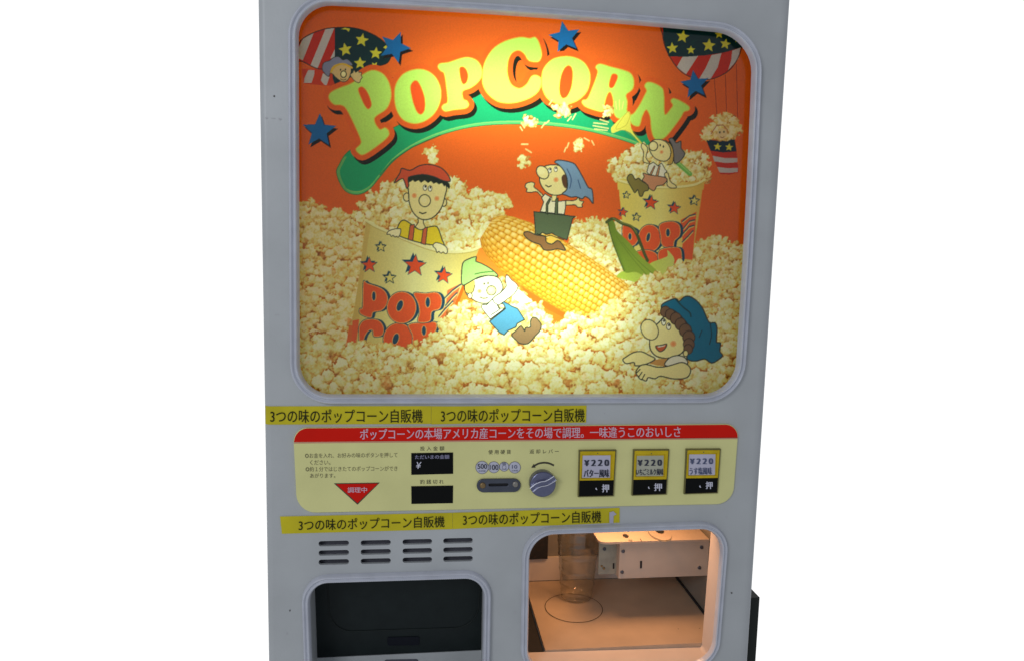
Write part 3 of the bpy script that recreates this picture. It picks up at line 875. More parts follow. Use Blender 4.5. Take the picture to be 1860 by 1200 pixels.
# parachute tub at the right
tub = [(1215, 500), (1360, 520), (1525, 470), (1545, 620), (1572, 862), (1470, 885), (1370, 880), (1330, 790), (1250, 600)]
fill(rH(tub), (206, 48, 18))
fill(rH([(1212, 500), (1360, 520), (1522, 470), (1548, 632), (1400, 645), (1265, 625)]), (12, 44, 58))
fill(rH([(1285, 680), (1420, 706), (1556, 706), (1556, 752), (1430, 760), (1305, 742)]), (200, 192, 196))
fill(rH([(1335, 802), (1450, 816), (1564, 812), (1560, 858), (1460, 868), (1362, 862)]), (200, 192, 196))
for x, y, r in ((1340, 582, 46), (1466, 588, 48)): fill(star(*rH([(x, y)])[0], r / 6, -85, .45), YEL)
popcorn(rH([(1160, 470), (1230, 370), (1300, 280), (1400, 250), (1500, 270), (1560, 350), (1560, 420), (1500, 460), (1420, 500), (1320, 500), (1230, 490)]), lambda x, y: 7.0, 61, 1.1, warm=.15)
line(rH([(1270, 440), (1330, 350), (1400, 345), (1450, 400)]), 1.6, (170, 80, 60), .8)
fill(ell(*rH([(1390, 440)])[0], 9, 10), (236, 206, 150))
for x, y in ((1365, 425), (1410, 420)): fill(ell(*rH([(x, y)])[0], 1.3, 2), OUT)
line(rH([(1370, 475), (1392, 485), (1412, 474)]), 1.1, (150, 60, 40))

# ---- printed cartoon children (plain figures in the poses and colours of the print)
SK, SKL, PINK = (246, 232, 166), (252, 244, 196), (240, 130, 70)
def eyes(T, pts, s=1.0):
    for x, y in pts:
        c = T([(x, y)])[0]
        fill(ell(c[0], c[1], 3.4*s, 5.2*s), (252, 250, 236)); line(ell(c[0], c[1], 3.4*s, 5.2*s), 1.0*s, OUT, closed=True)
        fill(ell(c[0] + .5*s, c[1] - 2*s, 1.5*s, 2*s), (30, 30, 26))
def cheek(T, pts, r=3.6):
    for p in pts:
        c = T([p])[0]
        for q, al in ((1.3, .35), (1.0, .4), (.6, .5)): fill(ell(c[0], c[1], r*q), PINK, al)
def nose(T, p, rx, ry, rot=0):
    c = T([p])[0]
    shape(ell(c[0], c[1], rx, ry, rot), SK, 1.7)
    fill(ell(c[0] - rx*.15, c[1] - ry*.15, rx*.5, ry*.5), SKL, .5)
# child in the left tub: red cap, yellow shirt, braces
shape(sm(rC([(960, 560), (985, 500), (1020, 482), (1080, 520), (1120, 545), (1180, 535), (1240, 525), (1265, 545), (1290, 620), (1300, 665), (1180, 655), (1060, 625), (960, 585)]), 4), (240, 214, 40))
for p in ([(1060, 518), (1092, 512), (1080, 630), (1045, 622)], [(1155, 540), (1185, 532), (1172, 660), (1140, 650)]): shape(rC(p), (214, 104, 62), 1.5)
shape(sm(rC([(1120, 460), (1118, 500), (1100, 530), (1135, 552), (1170, 535), (1155, 500), (1160, 465)]), 3), SK, 1.6)
for p, rx in (((1035, 315), 6), ((1302, 352), 6)): shape(ell(*rC([p])[0], rx, 7.5), SK, 1.6)
shape(sm(rC([(1058, 195), (1050, 300), (1058, 370), (1085, 430), (1130, 470), (1180, 478), (1235, 455), (1285, 395), (1312, 310), (1318, 225), (1200, 160)]), 5), (246, 232, 164))
fill(sm(rC([(1045, 190), (1060, 165), (1150, 145), (1260, 165), (1345, 215), (1342, 255), (1318, 225), (1308, 238), (1290, 212), (1270, 222), (1250, 208), (1230, 218), (1210, 198), (1190, 212), (1165, 192), (1140, 210), (1120, 192), (1095, 205), (1080, 190), (1060, 205)]), 2), (34, 44, 30))
shape(sm(rC([(945, 210), (985, 140), (1000, 105), (1060, 120), (1130, 85), (1210, 78), (1290, 105), (1340, 160), (1350, 200), (1300, 195), (1230, 165), (1150, 150), (1060, 165), (1045, 185), (1050, 230), (1035, 250), (1018, 200), (1000, 180)]), 3), (214, 84, 50))
eyes(rC, [(1168, 246), (1205, 252)]); cheek(rC, [(1090, 303), (1254, 324)]); nose(rC, (1166, 340), 10.5, 11)
line(rC([(1128, 425), (1150, 434), (1175, 427)]), 2.2, OUT)
for T, P in ((rC, [(890, 585), (905, 560), (950, 545), (990, 545), (990, 575), (975, 605), (960, 598), (950, 605), (935, 592), (925, 600), (912, 585)]),
             (rC, [(1225, 668), (1245, 645), (1290, 655), (1325, 680), (1330, 715), (1315, 725), (1300, 712), (1285, 722), (1268, 708), (1255, 718), (1245, 690)])):
    shape(sm(T(P), 3), SKL, 1.5)
# leaping child: blue kerchief, grey-green trousers
shape(sm(rD([(225, 300), (190, 265), (160, 240), (165, 215), (140, 205), (105, 215), (95, 240), (110, 255), (105, 275), (140, 280), (180, 275), (215, 310)]), 4), SK, 1.6)
shape(sm(rD([(385, 340), (440, 340), (470, 330), (480, 312), (495, 340), (520, 345), (508, 370), (512, 385), (480, 388), (455, 370), (390, 372)]), 4), SK, 1.6)
shape(rD([(215, 320), (240, 290), (290, 320), (320, 345), (390, 340), (390, 380), (380, 440), (205, 420), (230, 350)]), (246, 240, 210), 1.6)
shape(rD([(290, 280), (330, 280), (320, 345), (290, 345)]), SK, 1.5)
shape(sm(rD([(170, 560), (165, 620), (220, 570), (250, 585), (290, 575), (330, 600), (400, 625), (440, 470), (460, 455), (160, 420)]), 1), (92, 108, 78), 1.8)
for p in ([(245, 430), (250, 360), (275, 320), (282, 330), (262, 370), (260, 440)], [(310, 440), (318, 330), (335, 320), (332, 440)]): fill(rD(p), (92, 108, 78)); line(rD(p), 1.4, OUT, closed=True)
fill(rD([(245, 650), (280, 580), (330, 600), (320, 640), (270, 655)]), (240, 200, 90)); line(rD([(180, 580), (215, 590), (250, 600), (280, 590), (330, 610), (375, 625)]), 1.5, OUT)
shape(sm(rD([(85, 575), (120, 565), (180, 590), (240, 600), (250, 640), (290, 655), (330, 630), (360, 650), (388, 700), (330, 690), (280, 700), (230, 695), (205, 660), (150, 640), (105, 610)]), 4), (150, 108, 66), 1.9)
shape(sm(rD([(215, 120), (200, 190), (225, 250), (270, 290), (320, 300), (370, 290), (400, 250), (390, 150), (350, 90), (290, 80), (240, 90)]), 5), SK)
nose(rD, (222, 135), 13, 10, .9)
eyes(rD, [(275, 120), (318, 112)], .9); cheek(rD, [(320, 188)]); line(rD([(245, 228), (265, 240), (285, 232)]), 1.9, OUT)
fill(sm(rD([(360, 170), (385, 150), (398, 200), (395, 250), (372, 230)]), 3), (96, 64, 40))
shape(sm(rD([(310, 60), (345, 45), (440, 65), (475, 100), (520, 180), (555, 245), (582, 260), (590, 360), (560, 325), (530, 310), (510, 328), (470, 312), (430, 315), (390, 300), (365, 290), (400, 255), (400, 180), (375, 120), (340, 80)]), 3), (124, 156, 196))
for p in ([(400, 110), (430, 180), (420, 250)], [(480, 190), (498, 250)]): line(sm(rD(p), 5, False), 1.8, (62, 92, 140))
# reclining child: green cap, blue shorts
shape(sm(rG([(150, 420), (165, 520), (210, 570), (300, 625), (400, 640), (480, 600), (560, 520), (590, 450), (540, 350), (420, 320), (250, 370)]), 4), (252, 244, 206))
fill(sm(rG([(150, 430), (250, 375), (268, 420), (250, 500), (220, 520), (170, 520)]), 3), (236, 206, 110)); line(sm(rG([(150, 430), (160, 510), (215, 525), (250, 500), (268, 430)]), 3, False), 1.4, OUT)
shape(ell(*rG([(213, 552)])[0], 4.2, 5), (250, 240, 196), 1.3)
shape(sm(rG([(120, 420), (115, 330), (130, 180), (200, 130), (285, 105), (280, 155), (340, 180), (440, 235), (520, 300), (525, 330), (420, 320), (300, 345), (160, 425)]), 3), (176, 214, 130))
line(sm(rG([(270, 305), (360, 285), (480, 275)]), 4, False), 2, (70, 130, 60))
nose(rG, (458, 492), 8.5, 8.5)
for x, y in ((375, 415), (420, 408)): fill(ell(*rG([(x, y)])[0], 1.5, 2), OUT)
cheek(rG, [(322, 500)], 3); line(sm(rG([(330, 570), (370, 582), (415, 575)]), 4, False), 1.7, OUT)
shape(rG([(350, 655), (400, 660), (470, 590), (560, 700), (620, 690), (445, 820), (345, 690)]), (252, 250, 236), 1.7)
shape(sm(rG([(470, 590), (560, 520), (630, 440), (615, 370), (635, 310), (690, 370), (765, 440), (720, 530), (640, 590), (540, 660)]), 2), (252, 246, 214), 1.7)
line(rG([(455, 770), (550, 712), (530, 665)]), 1.6, OUT)
shape(rG([(435, 845), (620, 700), (600, 650), (570, 640), (600, 622), (660, 650), (690, 670), (760, 700), (840, 825), (755, 870), (740, 910), (650, 950), (605, 1000), (550, 970)]), (84, 150, 190), 1.9)
fill(rG([(665, 960), (750, 920), (840, 850), (900, 890), (800, 960), (720, 990)]), (236, 214, 130))
shape(sm(rG([(690, 1000), (740, 950), (800, 895), (840, 955), (850, 915), (905, 910), (905, 850), (930, 800), (980, 810), (1030, 880), (1015, 950), (960, 1010), (880, 1095), (790, 1095), (745, 1060)]), 3), (150, 120, 84), 1.9)
# small trumpeter on the right tub
fill(sm(rH([(520, 545), (440, 455), (395, 360), (390, 230), (375, 200), (345, 215), (200, 350), (178, 400), (195, 435), (240, 420), (310, 400), (400, 440), (500, 550)]), 3), (238, 232, 96))
line(sm(rH([(370, 205), (385, 250), (340, 350), (250, 390), (235, 370), (290, 290), (345, 215)]), 3), 1.0, (190, 180, 50), .8, closed=True)
line(rH([(520, 548), (400, 380)]), 1.0, (180, 170, 50), .7); line(rH([(512, 552), (330, 400)]), 1.0, (180, 170, 50), .7)
for q in ([(230, 90), (240, 170)], [(270, 70), (272, 180)], [(315, 90), (300, 170)]): line(rH(q), 2, (244, 236, 130), .8)
line(rH([(890, 745), (1040, 880)]), 8, (120, 196, 90)); line(rH([(900, 745), (1040, 870)]), 2, (170, 220, 120))
shape(sm(rH([(810, 500), (850, 490), (890, 540), (940, 520), (945, 600), (985, 660), (930, 740), (870, 760), (860, 640), (840, 560)]), 3), (128, 122, 124), 1.6)
fill(sm(rH([(760, 510), (830, 560), (860, 640), (850, 760), (790, 780), (820, 700), (800, 600)]), 3), (206, 170, 80)); line(sm(rH([(770, 510), (830, 560), (860, 640), (850, 760), (790, 780)]), 3, False), 1.3, OUT)
shape(sm(rH([(600, 560), (640, 510), (720, 505), (790, 540), (830, 620), (820, 700), (770, 740), (700, 730), (640, 690), (600, 620)]), 4), SK, 1.6)
nose(rH, (640, 575), 8, 8.5)
for x, y in ((715, 565), (750, 580)): fill(ell(*rH([(x, y)])[0], 1.3, 2.2), OUT)
cheek(rH, [(730, 640)], 2.6)
shape(sm(rH([(520, 545), (560, 570), (580, 610), (560, 700), (600, 760), (570, 760), (530, 740), (535, 640), (510, 590)]), 3), SK, 1.4)
shape(rH([(590, 780), (640, 750), (690, 790), (730, 760), (770, 830), (790, 850), (760, 880), (770, 915), (600, 890), (570, 860)]), (244, 242, 226), 1.4)
for p in ([(600, 885), (650, 790), (660, 795), (620, 890)], [(660, 920), (700, 790), (715, 790), (690, 920)]): fill(rH(p), (206, 150, 110)); line(rH(p), 1, OUT, closed=True)
shape(sm(rH([(760, 880), (800, 870), (825, 960), (880, 1000), (890, 1030), (830, 1032), (790, 1000), (790, 950)]), 3), SK, 1.4)
shape(sm(rH([(530, 870), (600, 890), (760, 915), (790, 950), (740, 1000), (680, 1010), (650, 1060), (600, 1040), (560, 980), (520, 950), (540, 910)]), 3), (212, 150, 112), 1.5)
shape(sm(rH([(355, 940), (375, 890), (410, 885), (445, 940), (480, 925), (520, 960), (580, 1000), (585, 1055), (540, 1070), (520, 1120), (490, 1115), (470, 1050), (440, 1085), (410, 1040)]), 3), (140, 128, 62), 1.6)
# big child at the lower right: blue kerchief, brown curls, folded arms
shape(sm(rF([(1270, 590), (1300, 500), (1310, 420), (1280, 360), (1220, 290), (1160, 250), (1100, 260), (1085, 225), (1110, 200), (1185, 170), (1215, 190), (1250, 160), (1290, 155), (1345, 190), (1390, 250), (1430, 340), (1475, 345), (1490, 390), (1485, 480), (1515, 490), (1510, 550), (1530, 580), (1500, 610), (1450, 635), (1400, 605), (1340, 620), (1290, 615)]), 3), (6, 112, 156), 2.2)
line(sm(rF([(1190, 175), (1240, 230), (1290, 270), (1300, 300)]), 4, False), 2.6, (10, 60, 70)); line(sm(rF([(1440, 350), (1450, 430), (1435, 500)]), 4, False), 2, (10, 60, 80)); line(sm(rF([(1380, 400), (1360, 450)]), 4, False), 2, (10, 66, 90))
shape(sm(rF([(1000, 500), (1010, 545), (1050, 585), (1120, 600), (1190, 585), (1245, 550), (1280, 460), (1240, 370), (1190, 310), (1120, 295), (1070, 340), (1030, 380), (1005, 440)]), 5), (247, 234, 168), 2.2)
nose(rF, (1000, 395), 15, 19, -.5)
for x, y, r in ((1115, 265, 9), (1150, 285, 9), (1190, 315, 10), (1225, 355, 10), (1260, 400, 11), (1285, 450, 11), (1285, 500, 10), (1280, 535, 8)): shape(ell(*rF([(x, y)])[0], r, r * 1.1), (120, 88, 62), 1.6, (60, 44, 30))
shape(ell(*rF([(1262, 565)])[0], 4.5, 5.5), SK, 1.5)
eyes(rF, [(1102, 340), (1138, 372)], 1.15); cheek(rF, [(1172, 495)], 4.5)
shape(sm(rF([(1045, 512), (1085, 506), (1125, 498), (1108, 535), (1078, 552), (1056, 538)]), 4), (206, 92, 48), 1.9); fill(rF([(1056, 514), (1085, 510), (1114, 504), (1108, 512), (1062, 522)]), (250, 246, 230))
fill(rF([(1030, 610), (1130, 600), (1110, 660), (1000, 640)]), (206, 150, 80))
shape(sm(rF([(805, 610), (830, 590), (880, 560), (940, 552), (1000, 580), (1040, 605), (980, 640), (900, 655), (885, 630), (830, 638)]), 4), SK, 2)
shape(sm(rF([(1110, 650), (1140, 600), (1200, 580), (1255, 595), (1275, 640), (1200, 655)]), 4), (240, 236, 222), 1.9)
shape(sm(rF([(900, 700), (930, 655), (980, 645), (1060, 665), (1140, 655), (1230, 630), (1280, 650), (1298, 690), (1270, 740), (1180, 750), (1080, 730), (1040, 748), (990, 740), (975, 765), (950, 755), (930, 750), (915, 730)]), 4), (247, 234, 168), 2)
for p in ([(905, 705), (930, 680)], [(920, 735), (945, 700)], [(945, 752), (965, 715)]): line(rF(p), 1.7, OUT)
# little waver in the left balloon
shape(sm(rI([(340, 640), (360, 560), (440, 530), (490, 490), (560, 475), (620, 520), (680, 510), (740, 560), (745, 600), (640, 570), (540, 590), (460, 660), (430, 745), (370, 700)]), 3), (136, 142, 176), 1.2)
shape(sm(rI([(450, 680), (500, 600), (620, 570), (720, 610), (730, 690), (690, 790), (620, 820), (540, 770), (490, 720)]), 4), (222, 190, 130), 1.2)
fill(sm(rI([(445, 690), (490, 600), (620, 560), (745, 610), (740, 640), (620, 585), (520, 620), (470, 690)]), 3), (224, 180, 60))
nose(rI, (630, 715), 5, 6)
for x, y in ((590, 655), (655, 650)): fill(ell(*rI([(x, y)])[0], 1.2, 2), OUT)
line(sm(rI([(590, 780), (630, 795), (665, 780)]), 4, False), 1.1, OUT)
shape(sm(rI([(720, 720), (760, 690), (770, 650), (795, 690), (830, 665), (840, 690), (875, 690), (870, 730), (885, 760), (860, 790), (850, 830), (800, 820), (750, 770)]), 2), (226, 200, 140), 1.1)

# ---- hand the print over to the film as vertex colours
small = CAN.reshape(CH // S, S, CW // S, S, 3).mean((1, 3))
del CAN
srgb = np.clip(small, 0, 1)
linear = np.where(srgb <= .04045, srgb / 12.92, ((srgb + .055) / 1.055) ** 2.4).astype(np.float32)
h_, w_ = linear.shape[:2]
DEP = 0.010
gx = PX0 + np.arange(w_) + .5; gy = PY0 + np.arange(h_) + .5
XX, YY = np.meshgrid(gx, gy)
d = ((XX - 930) / FPX)[..., None] * RT - ((YY - 600) / FPX)[..., None] * UP + FW
t = (DIST + DEP) / d[..., 1]
co = np.stack([t * d[..., 0], np.full_like(t, DEP), CAMH + t * d[..., 2]], -1).reshape(-1, 3).astype(np.float32)
me = bpy.data.meshes.new("picture_panel")
nv = h_ * w_
ids = np.arange(nv).reshape(h_, w_)
quads = np.stack([ids[1:, :-1], ids[1:, 1:], ids[:-1, 1:], ids[:-1, :-1]], -1).reshape(-1, 4)
nf = len(quads)
me.vertices.add(nv); me.vertices.foreach_set("co", co.ravel())
me.loops.add(nf * 4); me.loops.foreach_set("vertex_index", quads.ravel().astype(np.int32))
me.polygons.add(nf); me.polygons.foreach_set("loop_start", np.arange(0, nf * 4, 4, dtype=np.int32))
me.update(calc_edges=True)
ca = me.color_attributes.new("print", 'FLOAT_COLOR', 'POINT')
rgba = np.ones((nv, 4), np.float32); rgba[:, :3] = linear.reshape(-1, 3)
ca.data.foreach_set("color", rgba.ravel())
me.materials.append(M_PRINT)
pic = bpy.data.objects.new("picture_panel", me)
COL.objects.link(pic); link_child(pic, machine)
pic["label"] = "backlit orange popcorn picture with lettering, corn cob and cartoon children"

# ================================================================== CONTROL PANEL
cpn = Part()
CP_Q = [(532, 776.5), (1342.5, 769.5), (1331.5, 914.5), (539.5, 931)]
cp_c = fillet(CP_Q, (26, 24, 30, 34))
cpn.plate([cp_c], -0.0045, 0.006, M_CREAM, 0.0012)
T1 = -0.0050
sl = -0.0086
def lab(s, x0, y0, x1, y1, m=M_FAINT, slope=-0.008, bold=0.0): cpn.text(s, x0, y0, x1, y1, T1, m, slope, bold)
lab("◎お金を入れ、お好みの味のボタンを押して", 554, 821.5, 722, 830.5)
lab("ください。", 563, 834.5, 600, 843.5)
lab("◎約１分ではじきたてのポップコーンができ", 555, 846, 722, 855)
lab("あがります。", 563, 858.5, 609, 867)
lab("投 入 金 額", 763, 809.5, 807, 817.5, M_INK)
lab("釣 銭 切 れ", 763, 870, 806, 878, M_INK)
lab("使 用 硬 貨", 887, 816, 928, 824, M_INK)
lab("返 却 レ バ ー", 962, 815, 1015, 823, M_INK)
arc = [(965 + 0, 847), (975, 842), (987, 839.5), (998, 840.8), (1006.5, 845), (1007, 843), (999, 838), (987, 836.6), (974, 838.5), (968, 842)]
A_out = sm([(970, 843.5), (978, 839.5), (988, 837.8), (998, 839), (1006.8, 843)], 5, False)
A_in = sm([(1005.6, 846), (997, 842.2), (988, 841), (979, 842.4), (972, 846)], 5, False)
cpn.plate([A_out + A_in], T1, 0.0003, M_INK)
cpn.plate([[(965, 848.5), (969.5, 841.5), (973, 848.2)]], T1 - 0.0002, 0.0003, M_INK)
cpo = cpn.build("control_panel", machine)

hd = Part()
def edge_x(y, pts_q, side):
    return None
top = [p for p in cp_c]
yl, yr = 801.8, 793.6
def ysplit(x): return yl + (yr - yl) * (x - 533) / (1341 - 533)
hdr = [p for p in cp_c if p[1] < ysplit(p[0])]
hdr.sort(key=lambda p: math.atan2(p[1] - 795, p[0] - 937) if True else 0)
# order: walk the contour from left bottom over the top to right bottom
seq = cp_c[:]
k0 = max(range(len(seq)), key=lambda i: seq[i][1])
seq = seq[k0:] + seq[:k0]
hdr = [p for p in seq if p[1] < ysplit(p[0])]
shr = lambda p: (p[0] + (1.0 if p[0] < 937 else -1.0), p[1] + 0.8)
hdr = [(533.8, ysplit(533.8))] + [shr(p) for p in hdr] + [(1340.2, ysplit(1340.2))]
hd.plate([hdr], -0.0050, 0.0004, M_RED)
hd.plate([[(533.8, ysplit(533.8) + .3), (1340, ysplit(1340) + .3), (1339.6, ysplit(1340) + 2.8), (534, ysplit(534) + 2.8)]], -0.0050, 0.0004, M_PINKLINE)
hd.text("ポップコーンの本場アメリカ産コーンをその場で調理。一味違うこのおいしさ", 654, 775.5, 1236, 795.5, -0.0058, M_PINKTXT, -0.0082, 0.012)
hd.build("header_strip", cpo)

# displays
dp = Part()
dp.plate([[(747, 822), (823, 820.8), (823, 859.5), (747, 861.4)]], -0.0052, 0.0006, M_BLACK)
dp.text("ただいまの金額", 754, 825, 816, 832.6, -0.0060, M_DISPTXT, -0.012, 0.02)
dp.text("¥", 755, 838, 763.5, 850, -0.0060, M_WHITEINK, 0, 0.012, 2.0)
o = dp.build("money_display", machine)
dp = Part()
dp.plate([[(747, 882.2), (823, 880.9), (822.6, 912.8), (747.3, 914.3)]], -0.0052, 0.0006, M_BLACK)
dp.build("change_display", machine)
tr = Part()
tr.plate([[(606.5, 877), (689.5, 875.6), (649.3, 915.4)]], -0.0051, 0.0005, M_INK)
tr.plate([[(610.5, 878.4), (686.5, 877.2), (649.3, 912.6)]], -0.0057, 0.0005, M_RED)
tr.text("調理中", 631.5, 883.6, 666.5, 893.8, -0.0064, M_PINKTXT, -0.01, 0.01)
tr.build("cooking_indicator", machine)

# coin stickers
for s, x, y, r, x0, x1, y0, y1, ink in (("500", 875.6, 848, 11.8, 867.5, 884.5, 841.5, 850.5, M_CARDINK), ("100", 897, 847.6, 10.6, 889.5, 905, 843, 852.5, M_CARDINK),
                                        ("50", 915.8, 846.6, 8.8, 912, 919, 838.5, 843.5, M_CARDINK2), ("10", 935, 848, 10.8, 930, 939.5, 843.5, 850, M_CARDINK2)):
    c = Part()
    c.disc(x, y, r, -0.0051 - 0.0002 * (r > 10.7), M_COINRIM, 40)
    c.disc(x, y, r - 0.9, -0.0055 - 0.0002 * (r > 10.7), M_COIN, 40)
    c.text(s, x0, y0, x1, y1, -0.0062, ink, 0, 0.012)
    if s != "100": c.text("日本国", x - r * .5, y + r * .42, x + r * .5, y + r * .66, -0.0062, M_CARDINK2, 0, 0.0)
    if s == "50":
        c.disc(x, y + 1, 3.6, -0.0060, M_CARDINK2, 24); c.disc(x, y + 1, 3.0, -0.0063, M_COIN, 24)
    o = c.build("coin_sticker", machine)
    o["label"] = {"500": "round white sticker reading 500", "100": "round white sticker reading 100", "50": "smallest round sticker with a faded 50", "10": "round white sticker reading 10"}[s]

# coin slot
cs = Part()
cs.plate([stadium(866, 946, 881, 24.5, -0.012, 14), stadium(887.5, 923.5, 879.7, 4.6, -0.014, 4)], -0.0085, 0.004, M_STEEL, 0.0010)
cs.plate([stadium(884, 927, 879.8, 9, -0.014, 4)], -0.0052, 0.0006, M_DARKIN)
cso = cs.build("coin_slot", machine)
for x, y, m in ((876.8, 880.6, M_BRASS), (936.2, 878.4, M_SCREW)):
    s_ = Part(); s_.disc(x, y, 5.6, -0.0086, m, 24, dome=0.0024); s_.build("screw", cso)

# return knob
kb = Part()
c0 = at(984.0, 874.3, -0.0045); R0 = (at(1007.6, 874.3, -0.0045) - c0).length
NS = 48; vs = []; fs = []
prof_k = [(1.0, 0.0), (1.0, 0.010), (0.97, 0.0125), (0.90, 0.0135), (0.0, 0.0135)]
for q, h in prof_k[:-1]:
    for k in range(NS):
        a = 2 * math.pi * k / NS
        vs.append(c0 + Vector((R0 * q * math.cos(a), -h, R0 * q * math.sin(a))))
for j in range(len(prof_k) - 2):
    for k in range(NS): fs.append((j*NS+k, j*NS+(k+1) % NS, (j+1)*NS+(k+1) % NS, (j+1)*NS+k))
fs.append(tuple(3*NS + k for k in range(NS)))
kb.faces(vs, fs, M_KNOB)
ko = kb.build("return_knob", machine)
for p in ko.data.polygons: p.use_smooth = len(p.vertices) == 4
gp = Part()                                        # S-shaped finger bar across the knob
ya = -0.0045 - 0.0135
cl = sm([(965.5, 889.5), (974, 882.5), (983, 878.6), (992, 877), (1000, 873), (1008.5, 867.5)], 8, False)
vs = []; fs = []
def ribbon(offs, m):
    vs, fs = [], []
    K = len(offs)
    for i, (x, y) in enumerate(cl):
        a = cl[max(i-2, 0)]; b = cl[min(i+2, len(cl)-1)]
        tx, ty = b[0]-a[0], b[1]-a[1]; L = math.hypot(tx, ty); nx, ny = -ty/L, tx/L
        for o_, h in offs: vs.append(at(x + nx*o_, y + ny*o_, ya - h))
    for i in range(len(cl) - 1):
        for k in range(K - 1): fs.append((i*K+k, i*K+k+1, (i+1)*K+k+1, (i+1)*K+k))
    fs += [tuple(range(K-1, -1, -1)), tuple((len(cl)-1)*K + k for k in range(K))]
    gp.faces(vs, fs, m, smooth=False)
ribbon([(-4.4, -0.0005), (-4.4, 0.004), (4.4, 0.004), (4.4, -0.0005)], M_KNOB)
ribbon([(-5.2, -0.0005), (-5.0, 0.0052), (-3.6, 0.0056), (-3.3, 0.0038)], M_CHROME)
ribbon([(3.2, 0.0038), (3.5, 0.0056), (4.6, 0.0052), (5.0, -0.0005)], M_CHROME)
bmesh.ops.recalc_face_normals(gp.bm, faces=gp.bm.faces[:])
gp.build("finger_bar", ko)

# selection buttons
BT = [
    dict(q=[(1051.8, 816.8), (1119.6, 816.2), (1115, 900.4), (1049.8, 902)], split=872.3, card=(1058.5, 826.5, 1109, 866.5), cm=M_CARD, pr=(1062, 834, 1105.5, 845.4), fl=("バター風味", 1060.5, 851.5, 1106.5, 866), ink=M_CARDINK, pu=(1093.5, 878.4, 1106, 893), dot=(1083, 886.6), lab="selection button with white card for butter flavour"),
    dict(q=[(1150.6, 815.6), (1216, 815.2), (1211, 897.4), (1147.6, 899.4)], split=870.8, card=(1157, 827, 1205.5, 863.5), cm=M_CARDOLD, pr=(1159, 834, 1201.5, 845), fl=("いちごミルク風味", 1155.5, 850.4, 1205, 862), ink=M_CARDINK, pu=(1188.3, 876.6, 1202, 890.6), dot=(1178.5, 884.6), lab="selection button with yellowed card for strawberry milk flavour"),
    dict(q=[(1246.6, 814.6), (1309.6, 814.2), (1304, 895), (1242.6, 896.8)], split=868.2, card=(1252, 824.5, 1299.5, 861.5), cm=M_CARD, pr=(1254, 831.6, 1294.5, 842), fl=("うす塩風味", 1252.5, 848, 1293, 861), ink=M_CARDINK2, pu=(1282, 873.6, 1294, 887), dot=(1271.6, 882.4), lab="selection button with white card in faded ink for lightly salted flavour"),
]
for b_ in BT:
    q = b_["q"]; ys = b_["split"]
    def lerp_side(a, b, y): t_ = (y - a[1]) / (b[1] - a[1]); return (a[0] + (b[0]-a[0]) * t_, y)
    L_, R_ = lerp_side(q[0], q[3], ys), lerp_side(q[1], q[2], ys - 0.8)
    ins = lambda p, dx, dy: (p[0] + dx, p[1] + dy)
    p = Part()
    p.plate([q, [ins(q[0], 2.0, 2.0), ins(q[1], -1.6, 2.0), ins(q[2], -1.4, -1.4), ins(q[3], 2.0, -1.4)]], -0.0085, 0.004, M_BTNSHADE, 0.0004)
    p.plate([[ins(q[0], 1.8, 1.8), ins(q[1], -1.4, 1.8), ins(R_, -1.4, 0), ins(L_, 1.8, 0)]], -0.0058, 0.0012, M_BTNYEL)
    x0, y0, x1, y1 = b_["card"]
    # raised clear rim of the yellow cap
    p.plate([[ins(q[0], 2.2, 2.2), ins(q[1], -1.8, 2.2), ins(R_, -1.8, -.4), ins(L_, 2.2, -.4)], [(x0 - 1.4, y0 - 2.8), (x1 + 3.0, y0 - 3.0), (x1 + 2.2, y1 + 1.6), (x0 - 2.6, y1 + 1.8)]], -0.0078, 0.002, M_BTNYEL, 0.0005)
    mx_ = (q[0][0] + q[1][0]) / 2
    p.disc(mx_, y0 - 4.2, 1.1, -0.0080, M_BTNSHADE, 10)
    bo = p.build("selection_button", machine)
    bo["label"] = b_["lab"]
    p = Part()
    p.plate([[(x0, y0), (x1, y0 - .5), (x1 - 1, y1), (x0 - 1.2, y1 + .4)]], -0.0064, 0.0005, b_["cm"])
    p.text("￥２２０", *b_["pr"], -0.0070, b_["ink"], -0.008, 0.07)
    p.text(*b_["fl"], -0.0070, b_["ink"], -0.012, 0.03)
    p.build("price_card", bo)
    p = Part()
    p.plate([[ins(L_, 1.9, .2), ins(R_, -1.5, .2), ins(q[2], -1.4, -1.4), ins(q[3], 2.0, -1.4)]], -0.0076, 0.002, M_BLACK)
    p.text("押", *b_["pu"], -0.0082, M_WHITEINK, 0, 0.02)
    dx, dy = b_["dot"]
    p.plate([[(dx - 1.6, dy), (dx, dy - 2.4), (dx + .4, dy - 1), (dx + 2, dy + 2.4), (dx - .4, dy + 1.8)]], -0.0080, 0.0003, M_WHITEINK)
    p.build("push_strip", bo)

